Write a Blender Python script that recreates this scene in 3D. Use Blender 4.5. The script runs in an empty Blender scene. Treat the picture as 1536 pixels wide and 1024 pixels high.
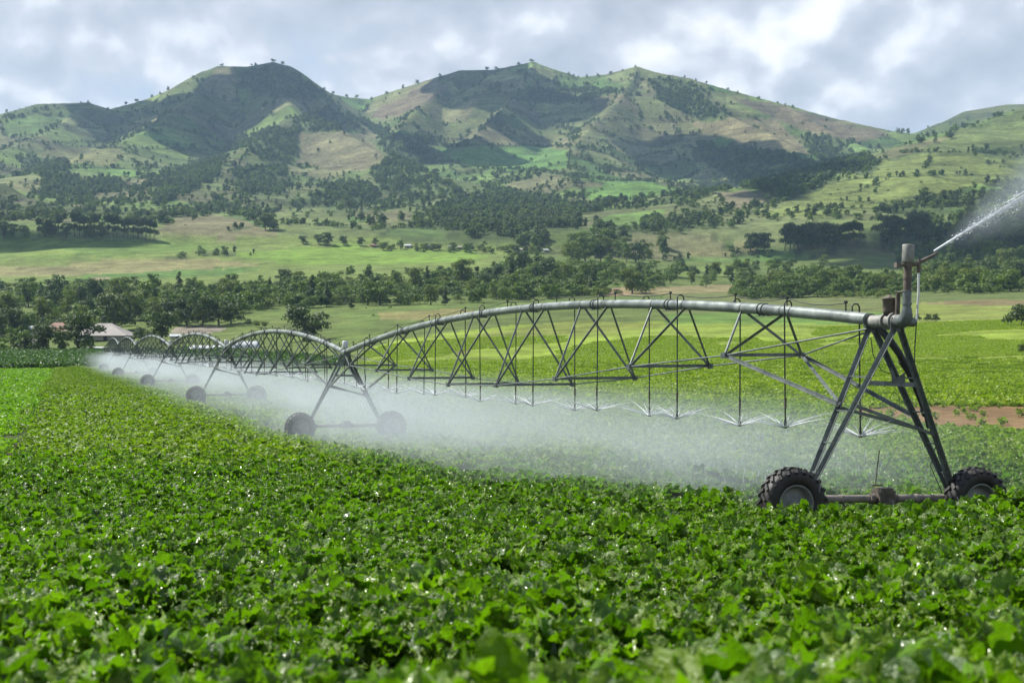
import bpy, math, random
import numpy as np
from mathutils import Vector, Matrix

random.seed(7)
RNG = np.random.default_rng(11)
SC = bpy.context.scene
COL = SC.collection
F = 2133.0                      # focal length in pixels of a 1536 px wide frame
SUN_EL, SUN_AZ = math.radians(51), math.radians(-62)     # azimuth from +Y, clockwise positive
SUN_E, EXPO, HAZE_D, MIST_D = 5.0, 0.74, 0.000072, 0.053
SKY_OFF = (5.3, 7.0, 3.0)
SUN_DIR = np.array([math.sin(SUN_AZ) * math.cos(SUN_EL), math.cos(SUN_AZ) * math.cos(SUN_EL), math.sin(SUN_EL)])

# ------------------------------------------------------------------ numpy noise
def _h(ix, iy, s):
    n = (ix.astype(np.int64) * 374761393 + iy.astype(np.int64) * 668265263 + s * 1442695041) & 0x7fffffff
    n = ((n ^ (n >> 13)) * 1274126177) & 0x7fffffff
    return ((n ^ (n >> 16)) & 0xffffff) / float(0xffffff)

def vnoise(x, y, s=0):
    x = np.asarray(x, float); y = np.asarray(y, float)
    ix = np.floor(x); iy = np.floor(y)
    fx = x - ix; fy = y - iy
    fx = fx * fx * fx * (fx * (fx * 6 - 15) + 10); fy = fy * fy * fy * (fy * (fy * 6 - 15) + 10)
    a = _h(ix, iy, s); b = _h(ix + 1, iy, s); c = _h(ix, iy + 1, s); d = _h(ix + 1, iy + 1, s)
    return a + (b - a) * fx + (c - a) * fy + (a - b - c + d) * fx * fy

def fbm(x, y, s=0, o=4, g=0.5):
    t = 0; a = 1; n = 0
    for k in range(o):
        t = t + a * vnoise(x * 2 ** k + 17.3 * k, y * 2 ** k - 9.1 * k, s + k); n += a; a *= g
    return t / n

def sstep(a, b, x):
    t = np.clip((x - a) / (b - a), 0, 1)
    return t * t * (3 - 2 * t)

# ------------------------------------------------------------------ terrain
TAB_COLS = np.array([-400., 0., 384., 768., 1150., 1536., 1936.])
NEAR_D = [-40, 4, 7, 9, 12, 16, 22, 27, 45, 62, 100, 150]
NEAR_Z = [-1.2, -1.58, -2.02, -2.24, -2.50, -2.86, -3.32, -3.66, -4.05, -4.36, -4.28, -4.33]
def _c(*dy):
    return [(d, (512 - y) / F * d) for d, y in dy]
TAB = [
    _c((250, 550), (330, 533), (400, 520), (560, 472), (760, 424), (1150, 360), (1500, 349), (2200, 342), (4300, 372), (15000, 500)),
    _c((250, 550), (330, 533), (400, 520), (560, 472), (760, 424), (1150, 360), (1500, 349), (2200, 342), (4300, 372), (15000, 500)),
    _c((250, 549), (330, 530), (420, 502), (520, 465), (650, 440), (800, 410), (1150, 364), (1500, 349), (2200, 342), (4300, 372), (15000, 500)),
    _c((250, 543), (330, 505), (430, 475), (520, 459), (700, 428), (900, 393), (1150, 376), (1500, 349), (2200, 342), (4300, 372), (15000, 500)),
    _c((250, 528), (330, 492), (430, 463), (520, 452), (700, 432), (900, 405), (1150, 372), (1500, 349), (2200, 342), (4300, 372), (15000, 500)),
    _c((250, 514), (330, 480), (430, 452), (520, 437), (700, 420), (900, 396), (1150, 365), (1500, 349), (2200, 342), (4300, 372), (15000, 500)),
    _c((250, 514), (330, 480), (430, 452), (520, 437), (700, 420), (900, 396), (1150, 365), (1500, 349), (2200, 342), (4300, 372), (15000, 500)),
]
def _pchip(xs, ys, x):
    xs = np.array(xs, float); ys = np.array(ys, float)
    h = np.diff(xs); d = np.diff(ys) / h
    m = np.zeros_like(ys); m[0] = d[0]; m[-1] = d[-1]
    for i in range(1, len(xs) - 1):
        m[i] = 0 if d[i - 1] * d[i] <= 0 else 2 * d[i - 1] * d[i] / (d[i - 1] + d[i])
    i = np.clip(np.searchsorted(xs, x) - 1, 0, len(h) - 1)
    t = np.clip((x - xs[i]) / h[i], 0, 1)
    t2 = t * t; t3 = t2 * t
    return (2 * t3 - 3 * t2 + 1) * ys[i] + (t3 - 2 * t2 + t) * h[i] * m[i] + (-2 * t3 + 3 * t2) * ys[i + 1] + (t3 - t2) * h[i] * m[i + 1]

# ridge lines of the hills: (photo column, photo row, distance); width of the flank; steepness exponent
RIDGES = [
    ([(-420, 215, 2900), (-120, 190, 2800), (0, 172, 2800), (60, 156, 2800), (130, 154, 2850), (163, 164, 2900), (215, 151, 2950), (262, 133, 2950), (310, 106, 2950),
      (330, 99, 2950), (372, 100, 2950), (410, 93, 2950), (430, 98, 2950), (465, 124, 3050), (490, 140, 3150), (520, 146, 3250), (555, 149, 3300)], 1500, 2.9),
    ([(555, 149, 3300), (600, 134, 3250), (660, 115, 3200), (690, 106, 3200), (740, 105, 3200), (800, 93, 3150), (830, 104, 3150), (870, 116, 3150), (910, 112, 3100),
      (955, 100, 3050), (985, 109, 3000), (1030, 117, 2950), (1100, 137, 2900), (1180, 158, 2850), (1260, 180, 2800), (1340, 197, 2750), (1380, 203, 2800)], 1500, 2.6),
    ([(1340, 205, 2900), (1375, 199, 2950), (1410, 185, 3000), (1450, 167, 3000), (1510, 157, 3000), (1640, 155, 3000), (1900, 150, 3000)], 1100, 2.4),
    ([(1960, 95, 2300), (1700, 135, 2050), (1600, 148, 1950), (1536, 163, 1900), (1450, 192, 1800), (1385, 214, 1720), (1330, 237, 1650), (1270, 262, 1570), (1200, 293, 1480),
      (1120, 323, 1380), (1040, 346, 1290)], 560, 1.3),
    ([(418, 120, 2800), (440, 170, 2500), (500, 190, 2350), (560, 225, 2150), (630, 258, 1900), (695, 296, 1650), (740, 325, 1480)], 420, 1.5),
    ([(440, 172, 2500), (400, 205, 2250), (350, 240, 2000), (300, 270, 1780), (240, 305, 1500), (215, 325, 1380)], 420, 1.5),
    ([(330, 108, 2930), (285, 150, 2700), (225, 195, 2400), (150, 232, 2100), (60, 262, 1850), (-40, 285, 1650)], 560, 1.6),
    ([(130, 158, 2830), (80, 195, 2550), (10, 225, 2300), (-80, 245, 2100)], 500, 1.6),
    ([(690, 108, 3180), (640, 150, 2900), (600, 190, 2650), (610, 215, 2450)], 420, 1.6),
    ([(800, 96, 3130), (770, 150, 2800), (730, 190, 2550), (700, 222, 2350)], 440, 1.6),
    ([(955, 103, 3030), (930, 150, 2750), (885, 190, 2500), (860, 225, 2250), (835, 262, 1950)], 480, 1.6),
    ([(1030, 120, 2930), (1080, 168, 2650), (1150, 200, 2450), (1225, 240, 2200), (1190, 275, 1950), (1150, 302, 1750)], 440, 1.5),
    ([(1180, 160, 2830), (1250, 200, 2600), (1320, 232, 2400)], 380, 1.6),
    ([(210, 352, 1180), (270, 329, 1270), (320, 322, 1300), (370, 330, 1290), (420, 352, 1220)], 230, 1.2),
    ([(870, 330, 1500), (905, 290, 1650), (960, 275, 1720), (1040, 290, 1650), (1120, 318, 1500)], 270, 1.2),
    ([(560, 330, 1350), (620, 312, 1450), (700, 310, 1500), (780, 318, 1450), (840, 335, 1380)], 240, 1.3),
    ([(430, 340, 1280), (480, 318, 1400), (540, 312, 1450), (590, 325, 1400)], 220, 1.3),
]
RP = []
for pts, W, ex in RIDGES:
    RP.append((np.array([((x - 768) / F * d, d, (512 - y) / F * d) for x, y, d in pts]), W, ex))

def base_z(X, Y):
    Ys = np.maximum(Y, 20.0)
    px = np.clip(768 + F * X / Ys, -399, 1935)
    zs = []
    for t in TAB:
        zs.append(_pchip(NEAR_D + [a for a, b in t], NEAR_Z + [b for a, b in t], Y))
    zs = np.array(zs)
    i = np.clip(np.searchsorted(TAB_COLS, px) - 1, 0, len(TAB_COLS) - 2)
    t = (px - TAB_COLS[i]) / (TAB_COLS[i + 1] - TAB_COLS[i])
    t = t * t * (3 - 2 * t)
    z0 = np.take_along_axis(zs, i[None], 0)[0]; z1 = np.take_along_axis(zs, (i + 1)[None], 0)[0]
    return z0 + (z1 - z0) * t

TRACK = [(-40, 146), (-33, 130), (-20.9, 95.4), (-9.0, 61.2), (-3.1, 45.5), (-1.2, 41), (3.0, 34), (4.6, 28.5), (5.4, 25.2), (9, 25.4), (14, 27.0), (30, 33)]
def track_dist(x, y):
    d = np.full(x.shape, 1e9)
    for a, b in zip(TRACK[:-1], TRACK[1:]):
        ax, ay = a; bx, by = b; L2 = (bx - ax) ** 2 + (by - ay) ** 2
        t = np.clip(((x - ax) * (bx - ax) + (y - ay) * (by - ay)) / L2, 0, 1)
        d = np.minimum(d, np.hypot(x - ax - (bx - ax) * t, y - ay - (by - ay) * t))
    return d
def before_track(x, y):
    tx = np.interp(-y, [-146, -130, -95.4, -61.2, -45.5, -41, -34, -28.5, -25.2], [-40, -33, -20.9, -9, -3.1, -1.2, 3, 4.6, 5.4])
    ty = np.interp(x, [5.4, 9, 14, 30], [25.2, 25.4, 27, 33])
    return np.where(x > 5.2, y < ty, x < tx)

def terrain(X, Y):
    X = np.asarray(X, float); Y = np.asarray(Y, float)
    shp = np.broadcast(X, Y).shape
    X = np.broadcast_to(X, shp).ravel(); Y = np.broadcast_to(Y, shp).ravel()
    z = base_z(X, Y)
    nr = (Y < 70) & (Y > 8)
    if nr.any():                                  # the standing crop's bed ends in a low bank along the wheel track
        t = track_dist(X[nr], Y[nr]); f = before_track(X[nr], Y[nr])
        z = z.copy(); z[nr] += np.where(f, (.37 + .30 * sstep(6.5, 9.0, X[nr])) * np.exp(-t / 4.0) * sstep(.25, .8, t) * (.25 + .75 * sstep(37, 29, Y[nr])), -.06 * np.exp(-(t / 1.2) ** 2)) * sstep(70, 45, Y[nr])
    z = z + sstep(250, 600, Y) * (fbm(X / 140, Y / 140, 3, 3) - 0.5) * 9 * sstep(250, 900, Y)
    far = Y > 1000
    if far.any():
        x = X[far]; y = Y[far]; b = z[far]
        # wander the sample position so that flanks break into spurs and gullies
        wx = x + (fbm(x / 420, y / 420, 21, 3) - 0.5) * 190
        wy = y + (fbm(x / 420, y / 420, 31, 3) - 0.5) * 190
        acc = b.copy(); rmin = np.full(len(x), 1e9)
        for P, W, ex in RP:
            zb = np.full(len(x), -1e9); rb = np.full(len(x), 1e9)
            for a, c in zip(P[:-1], P[1:]):
                ab = c[:2] - a[:2]; L2 = ab @ ab
                t = np.clip(((x - a[0]) * ab[0] + (y - a[1]) * ab[1]) / L2, 0, 1)
                r0 = np.hypot(x - a[0] - ab[0] * t, y - a[1] - ab[1] * t)
                tw = np.clip(((wx - a[0]) * ab[0] + (wy - a[1]) * ab[1]) / L2, 0, 1)
                r1 = np.hypot(wx - a[0] - ab[0] * tw, wy - a[1] - ab[1] * tw)
                k = sstep(20, 260, r0)
                r = r0 * (1 - k) + r1 * k
                h = a[2] + (c[2] - a[2]) * t
                rr = np.maximum(np.sqrt(r * r + 64) - 8, 0)
                foot = np.minimum(b, h - 5)
                zz = foot + (h - foot) * (np.maximum(0, 1 - rr / W) ** ex)
                better = zz > zb
                zb = np.where(better, zz, zb); rb = np.minimum(rb, r0)
            k = 16.0
            hh = np.maximum(k - np.abs(acc - zb), 0) / k
            acc = np.maximum(acc, zb) + hh * hh * k * 0.25 * sstep(0, 120, rb)
            rmin = np.minimum(rmin, rb)
        rel = sstep(30, 300, rmin) * sstep(1050, 1500, y)
        rid = 1 - np.abs(2 * fbm(x / 260 + 5, y / 330, 51, 4) - 1)
        rid2 = 1 - np.abs(2 * fbm(x / 120 + 3, y / 150, 57, 3) - 1)
        acc = acc + rel * ((rid - 0.75) * 105 + (rid2 - .75) * 40 + (fbm(x / 60, y / 60, 71, 3) - 0.5) * 9)
        k = sstep(1000, 1080, y)
        z = z.copy(); z[far] = b * (1 - k) + acc * k
    return z.reshape(shp)

def tz(x, y):
    return float(terrain(np.array([x]), np.array([y]))[0])

_HD = np.exp(np.linspace(math.log(12), math.log(4300), 1500))
_hc = {}
def hit(px, py):
    """the point of the ground seen at this column and row of the photograph"""
    key = round(px)
    if key not in _hc:
        u = (key - 768) / F
        _hc[key] = 512 - F * terrain(u * _HD, _HD) / _HD
    rows = _hc[key]
    i = int(np.argmax(rows <= py))
    if rows[i] > py:
        return None
    d = _HD[i]
    if i > 0:
        a, b = rows[i - 1], rows[i]
        d = _HD[i - 1] + (_HD[i] - _HD[i - 1]) * ((a - py) / (a - b) if a > b else 1)
    x = (px - 768) / F * d
    return np.array([x, d, tz(x, d)])

def in_poly(px, py, poly):
    px = np.asarray(px); py = np.asarray(py)
    c = np.zeros(px.shape, bool)
    n = len(poly)
    for i in range(n):
        x0, y0 = poly[i]; x1, y1 = poly[(i + 1) % n]
        if y0 == y1: continue
        m = (y0 > py) != (y1 > py)
        c ^= m & (px < (x1 - x0) * (py - y0) / (y1 - y0) + x0)
    return c

# ------------------------------------------------------------------ object helpers
def tag(o, label=None, cat=None, group=None, kind=None):
    if label: o['label'] = label
    if cat: o['category'] = cat
    if group: o['group'] = group
    if kind: o['kind'] = kind
    return o

def link(name, me, mat=None, parent=None, loc=None):
    o = bpy.data.objects.new(name, me)
    if mat is not None and me is not None and not me.materials:
        me.materials.append(mat)
    COL.objects.link(o)
    if parent is not None: o.parent = parent
    if loc is not None: o.location = loc
    return o

def empty(name, loc, rz=0, scale=1.0):
    o = bpy.data.objects.new(name, None)
    o.empty_display_size = 0.3
    COL.objects.link(o); o.location = loc; o.rotation_euler = (0, 0, rz); o.scale = (scale,) * 3
    return o

def np_mesh(name, V, faces_flat, sizes, smooth=False):
    me = bpy.data.meshes.new(name)
    V = np.asarray(V, np.float32)
    me.vertices.add(len(V)); me.vertices.foreach_set('co', V.ravel())
    sizes = np.asarray(sizes, np.int32)
    me.loops.add(int(sizes.sum())); me.loops.foreach_set('vertex_index', np.asarray(faces_flat, np.int32).ravel())
    me.polygons.add(len(sizes))
    st = np.zeros(len(sizes), np.int32); st[1:] = np.cumsum(sizes)[:-1]
    me.polygons.foreach_set('loop_start', st)
    if smooth: me.polygons.foreach_set('use_smooth', np.ones(len(sizes), bool))
    me.update(calc_edges=True); me.validate()
    return me

def attr(me, name, vals, kind='FLOAT', dom='POINT'):
    a = me.attributes.new(name, kind, dom)
    v = np.asarray(vals, np.float32).ravel()
    a.data.foreach_set({'FLOAT': 'value', 'FLOAT_COLOR': 'color', 'FLOAT_VECTOR': 'vector'}[kind], v)

class MB:
    def __init__(s): s.v = []; s.f = []; s.sm = []
    def _add(s, vs, fs, smooth):
        b = len(s.v); s.v += [tuple(v) for v in vs]
        s.f += [tuple(i + b for i in f) for f in fs]; s.sm += [smooth] * len(fs)
    @staticmethod
    def frame(d):
        d = Vector(d).normalized()
        up = Vector((0, 0, 1)) if abs(d.z) < 0.9 else Vector((0, 1, 0))
        a = d.cross(up).normalized(); b = a.cross(d).normalized()
        return d, a, b
    def tube(s, pts, r, n=10, caps=True):
        pts = [Vector(p) for p in pts]
        rs = r if isinstance(r, (list, tuple)) else [r] * len(pts)
        vs = []; m = len(pts); prev = None
        for i, p in enumerate(pts):
            t = (pts[min(i + 1, m - 1)] - pts[max(i - 1, 0)])
            d, a, b = s.frame(t)
            if prev is not None:
                a = (prev - d * prev.dot(d))
                a = a.normalized() if a.length > 1e-6 else s.frame(t)[1]
                b = a.cross(d).normalized()
            prev = a
            for k in range(n):
                w = 2 * math.pi * k / n
                vs.append(p + (a * math.cos(w) + b * math.sin(w)) * rs[i])
        fs = [(i * n + k, i * n + (k + 1) % n, (i + 1) * n + (k + 1) % n, (i + 1) * n + k) for i in range(m - 1) for k in range(n)]
        s._add(vs, fs, True)
        if caps:
            for q, rev in ((0, True), (m - 1, False)):
                idx = list(range(n)); c = vs[q * n:(q + 1) * n]
                s._add(c, [tuple(idx[::-1] if rev else idx)], False)
        return s
    def beam(s, p0, p1, w, h, up=None):
        p0 = Vector(p0); p1 = Vector(p1); d, a, b = s.frame(p1 - p0)
        if up is not None:
            b = (Vector(up) - d * Vector(up).dot(d)).normalized(); a = d.cross(b).normalized()
        q = [(-w / 2, -h / 2), (w / 2, -h / 2), (w / 2, h / 2), (-w / 2, h / 2)]
        vs = [p + a * x + b * y for p in (p0, p1) for x, y in q]
        s._add(vs, [(3, 2, 1, 0), (4, 5, 6, 7), (0, 1, 5, 4), (1, 2, 6, 5), (2, 3, 7, 6), (3, 0, 4, 7)], False)
        return s
    def angle_bar(s, p0, p1, w=0.07, t=0.010, up=(0, 0, 1)):
        """steel angle: an L section along the line"""
        p0 = Vector(p0); p1 = Vector(p1); d = (p1 - p0).normalized()
        b = (Vector(up) - d * Vector(up).dot(d)); b = b.normalized() if b.length > 1e-4 else s.frame(d)[2]
        a = d.cross(b).normalized()
        q = [(0, 0), (w, 0), (w, t), (t, t), (t, w), (0, w)]
        vs = [p + a * (x - w * .35) + b * (y - w * .35) for p in (p0, p1) for x, y in q]
        fs = [(5, 4, 3, 2, 1, 0), (6, 7, 8, 9, 10, 11)] + [(i, (i + 1) % 6, 6 + (i + 1) % 6, 6 + i) for i in range(6)]
        s._add(vs, fs, False); return s
    def box(s, c, sz, rot=0.0):
        c = Vector(c); ca, sa = math.cos(rot), math.sin(rot)
        vs = []
        for z in (-1, 1):
            for x, y in ((-1, -1), (1, -1), (1, 1), (-1, 1)):
                X, Y = x * sz[0] / 2, y * sz[1] / 2
                vs.append(c + Vector((X * ca - Y * sa, X * sa + Y * ca, z * sz[2] / 2)))
        s._add(vs, [(3, 2, 1, 0), (4, 5, 6, 7), (0, 1, 5, 4), (1, 2, 6, 5), (2, 3, 7, 6), (3, 0, 4, 7)], False); return s
    def lathe(s, c, axis, prof, n=32, closed=False):
        """prof: (radius, height along axis)"""
        c = Vector(c); d, a, b = s.frame(axis)
        vs = []
        for r, h in prof:
            for k in range(n):
                w = 2 * math.pi * k / n
                vs.append(c + d * h + (a * math.cos(w) + b * math.sin(w)) * r)
        m = len(prof); R = range(m if closed else m - 1)
        s._add(vs, [(i * n + k, i * n + (k + 1) % n, ((i + 1) % m) * n + (k + 1) % n, ((i + 1) % m) * n + k) for i in R for k in range(n)], True)
        return s
    def poly(s, vs, fs, smooth=False): s._add([Vector(v) for v in vs], fs, smooth); return s
    def mesh(s, name):
        me = bpy.data.meshes.new(name); me.from_pydata([tuple(v) for v in s.v], [], s.f)
        me.polygons.foreach_set('use_smooth', s.sm); me.update(); return me
    def build(s, name, mat, parent=None, loc=None): return link(name, s.mesh(name), mat, parent, loc)

# ------------------------------------------------------------------ materials
def new_mat(name):
    m = bpy.data.materials.new(name); m.use_nodes = True
    nt = m.node_tree; nt.nodes.clear()
    out = nt.nodes.new('ShaderNodeOutputMaterial')
    return m, nt, out
def N(nt, t, **kw):
    n = nt.nodes.new(t)
    for k, v in kw.items():
        if k.startswith('_'): setattr(n, k[1:], v)
        else:
            k2 = k.replace('_', ' ')
            (n.inputs[k2] if k2 in n.inputs else n.inputs[k]).default_value = v
    return n
def math_n(nt, op, a, b=None, c=None, clamp=False):
    n = nt.nodes.new('ShaderNodeMath'); n.operation = op; n.use_clamp = clamp
    for i, q in enumerate((a, b, c)):
        if q is None: continue
        if isinstance(q, (int, float)): n.inputs[i].default_value = q
        else: nt.links.new(q, n.inputs[i])
    return n.outputs[0]
def mixc(nt, fac, a, b, mode='MIX'):
    n = nt.nodes.new('ShaderNodeMix'); n.data_type = 'RGBA'; n.blend_type = mode
    for s, q in ((n.inputs['Factor'], fac), (n.inputs['A'], a), (n.inputs['B'], b)):
        pass
    for i, q in ((0, fac), (6, a), (7, b)):
        if isinstance(q, (int, float)): n.inputs[i].default_value = q
        elif isinstance(q, tuple): n.inputs[i].default_value = (*q, 1) if len(q) == 3 else q
        else: nt.links.new(q, n.inputs[i])
    return n.outputs[2]
def ramp(nt, fac, stops):
    n = nt.nodes.new('ShaderNodeValToRGB'); cr = n.color_ramp
    while len(cr.elements) < len(stops): cr.elements.new(0.5)
    for e, (p, c) in zip(cr.elements, stops):
        e.position = p; e.color = (*c, 1) if len(c) == 3 else c
    nt.links.new(fac, n.inputs[0]); return n.outputs[0]
def mapr(nt, v, a, b, c=0.0, d=1.0, smooth=False):
    n = nt.nodes.new('ShaderNodeMapRange'); n.clamp = True
    if smooth: n.interpolation_type = 'SMOOTHSTEP'
    nt.links.new(v, n.inputs[0])
    for i, q in zip((1, 2, 3, 4), (a, b, c, d)): n.inputs[i].default_value = q
    return n.outputs[0]
def noise_n(nt, co, scale, detail=4, rough=0.55, dist=0.0):
    n = nt.nodes.new('ShaderNodeTexNoise'); n.inputs['Scale'].default_value = scale
    n.inputs['Detail'].default_value = detail; n.inputs['Roughness'].default_value = rough; n.inputs['Distortion'].default_value = dist
    if co is not None: nt.links.new(co, n.inputs['Vector'])
    return n.outputs['Fac']

def leaf_mat(name, dark, light, trans=0.35, rough=0.45, spec=0.5, attrname=None, trans_tint=(1.5, 1.7, 0.7), vein=False, pale=0.0):
    m, nt, out = new_mat(name)
    geo = nt.nodes.new('ShaderNodeNewGeometry'); oi = nt.nodes.new('ShaderNodeObjectInfo')
    r1 = geo.outputs['Random Per Island']; r2 = oi.outputs['Random']
    k2 = .7 if attrname else .4
    fac = math_n(nt, 'ADD', math_n(nt, 'MULTIPLY', r1, 1 - k2), math_n(nt, 'MULTIPLY', r2, k2))
    if attrname:
        a = nt.nodes.new('ShaderNodeAttribute'); a.attribute_name = attrname
        fac = math_n(nt, 'ADD', math_n(nt, 'MULTIPLY', fac, 0.5), math_n(nt, 'MULTIPLY', a.outputs['Fac'], 0.5))
    col = mixc(nt, fac, dark, light)
    if pale:                                  # some leaves show their waxy grey-green side
        r3 = math_n(nt, 'FRACT', math_n(nt, 'MULTIPLY', r1, 37.7))
        col = mixc(nt, mapr(nt, r3, pale, pale + .04, .75, 0), col, (.20, .27, .15))
    p = nt.nodes.new('ShaderNodeBsdfPrincipled')
    if vein:
        a = nt.nodes.new('ShaderNodeAttribute'); a.attribute_name = 'blade'      # x across the blade, y along it
        sep = nt.nodes.new('ShaderNodeSeparateXYZ'); nt.links.new(a.outputs['Vector'], sep.inputs[0])
        ax = math_n(nt, 'ABSOLUTE', sep.outputs[0])
        mid = mapr(nt, ax, 0.0, 0.09, 1, 0)
        w = math_n(nt, 'SUBTRACT', sep.outputs[1], math_n(nt, 'MULTIPLY', ax, 0.35))
        side = mapr(nt, math_n(nt, 'PINGPONG', math_n(nt, 'MULTIPLY', w, 6.0), 0.5), 0.0, 0.10, 0.6, 0)
        v = math_n(nt, 'MAXIMUM', mid, side)
        col = mixc(nt, math_n(nt, 'MULTIPLY', v, 0.45), col, (0.16, 0.26, 0.07))
        tc = nt.nodes.new('ShaderNodeTexCoord')
        nz = noise_n(nt, tc.outputs['Object'], 44, 3, 0.6)
        bp = nt.nodes.new('ShaderNodeBump'); bp.inputs['Strength'].default_value = 0.8; bp.inputs['Distance'].default_value = 0.03
        nt.links.new(nz, bp.inputs['Height']); nt.links.new(bp.outputs[0], p.inputs['Normal'])
    nt.links.new(col, p.inputs['Base Color'])
    if pale > .05: p.inputs['Coat Weight'].default_value = .22; p.inputs['Coat Roughness'].default_value = .16     # wet leaves
    p.inputs['Roughness'].default_value = rough; p.inputs['Specular IOR Level'].default_value = spec
    tr = nt.nodes.new('ShaderNodeBsdfTranslucent')
    nt.links.new(mixc(nt, 1.0, col, trans_tint, 'MULTIPLY'), tr.inputs['Color'])
    if vein: nt.links.new(bp.outputs[0], tr.inputs['Normal'])
    mx = nt.nodes.new('ShaderNodeMixShader'); mx.inputs[0].default_value = trans
    nt.links.new(p.outputs[0], mx.inputs[1]); nt.links.new(tr.outputs[0], mx.inputs[2]); nt.links.new(mx.outputs[0], out.inputs[0])
    return m

def plain_mat(name, col, rough=0.6, metal=0.0, var=0.25, scale=6.0, col2=None, bump=0.0, spec=0.5, coord='Object'):
    m, nt, out = new_mat(name)
    tc = nt.nodes.new('ShaderNodeTexCoord')
    n1 = noise_n(nt, tc.outputs[coord], scale, 5, 0.62)
    n2 = noise_n(nt, tc.outputs[coord], scale * 0.23, 3, 0.5)
    f = mapr(nt, math_n(nt, 'ADD', math_n(nt, 'MULTIPLY', n1, 0.6), math_n(nt, 'MULTIPLY', n2, 0.4)), 0.34, 0.66)
    lo = tuple(c * (1 - var) for c in col); hi = col2 or tuple(min(1, c * (1 + var)) for c in col)
    p = nt.nodes.new('ShaderNodeBsdfPrincipled')
    nt.links.new(mixc(nt, f, lo, hi), p.inputs['Base Color'])
    p.inputs['Metallic'].default_value = metal; p.inputs['Specular IOR Level'].default_value = spec
    nt.links.new(mapr(nt, n1, 0.3, 0.7, max(0.05, rough - 0.12), min(1, rough + 0.12)), p.inputs['Roughness'])
    if bump:
        bp = nt.nodes.new('ShaderNodeBump'); bp.inputs['Strength'].default_value = bump; bp.inputs['Distance'].default_value = 0.02
        nt.links.new(n1, bp.inputs['Height']); nt.links.new(bp.outputs[0], p.inputs['Normal'])
    nt.links.new(p.outputs[0], out.inputs[0]); return m

M = {}
M['pipe'] = plain_mat('galvanised_pipe', (0.145, 0.172, 0.160), 0.42, 0.3, 0.35, 3.0, (0.285, 0.322, 0.298))
M['steel'] = plain_mat('galvanised_steel', (0.095, 0.115, 0.110), 0.45, 0.25, 0.3, 9.0, (0.20, 0.225, 0.21))
M['beam'] = plain_mat('muddy_steel', (0.17, 0.15, 0.13), 0.7, 0.1, 0.35, 7.0, (0.30, 0.27, 0.23))
M['rust'] = plain_mat('rusty_pipe', (0.085, 0.07, 0.055), 0.75, 0.15, 0.45, 8.0, (0.20, 0.17, 0.14), 0.3)
M['tyre'] = plain_mat('tyre_rubber', (0.011, 0.011, 0.012), 0.6, 0, 0.4, 7, (0.040, 0.036, 0.030), 0.3)
M['rim'] = plain_mat('wheel_rim', (0.15, 0.155, 0.145), 0.55, 0.15, 0.3, 6, (0.26, 0.275, 0.26))
M['hose'] = plain_mat('black_hose', (0.02, 0.023, 0.022), 0.5, 0, 0.3, 12)
M['tube'] = plain_mat('white_plastic_tube', (0.62, 0.64, 0.62), 0.4, 0, 0.12, 9)
M['cap'] = plain_mat('weathered_cap', (0.20, 0.20, 0.18), 0.6, 0.2, 0.3, 10, (0.32, 0.32, 0.29))
M['box'] = plain_mat('control_box', (0.55, 0.56, 0.55), 0.5, 0, 0.15, 8)
M['bark'] = plain_mat('bark', (0.10, 0.075, 0.055), 0.9, 0, 0.4, 1.5)
M['crop'] = leaf_mat('crop_leaf', (0.054, 0.118, 0.003), (0.192, 0.300, 0.007), 0.40, 0.34, 0.34, vein=True, pale=0.14, trans_tint=(1.25, 1.75, .45))
M['crop_far'] = leaf_mat('crop_leaf_distant', (0.060, 0.122, 0.005), (0.176, 0.268, 0.011), 0.42, 0.48, 0.28, pale=0.02)
M['crop_tile'] = leaf_mat('crop_leaf_tile', (0.066, 0.124, 0.007), (0.164, 0.246, 0.017), 0.42, 0.60, 0.22, pale=0.01)
M['crop_bright'] = leaf_mat('crop_leaf_young', (0.150, 0.225, 0.010), (0.255, 0.335, 0.026), 0.36, 0.5, 0.35)
M['crop_strip'] = leaf_mat('crop_leaf_strip', (0.095, 0.215, 0.007), (0.190, 0.335, 0.016), 0.36, 0.5, 0.3)
M['crop_dark'] = leaf_mat('crop_leaf_deep', (0.035, 0.085, 0.012), (0.070, 0.140, 0.020), 0.3, 0.5, 0.4)
M['tree_a'] = leaf_mat('foliage_broad', (0.040, 0.076, 0.012), (0.145, 0.215, 0.032), 0.25, 0.6, 0.3, 'tint')
M['tree_b'] = leaf_mat('foliage_dark', (0.024, 0.048, 0.014), (0.090, 0.130, 0.030), 0.22, 0.6, 0.3, 'tint')
M['tree_c'] = leaf_mat('foliage_light', (0.060, 0.095, 0.014), (0.165, 0.205, 0.034), 0.3, 0.6, 0.3, 'tint')

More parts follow.
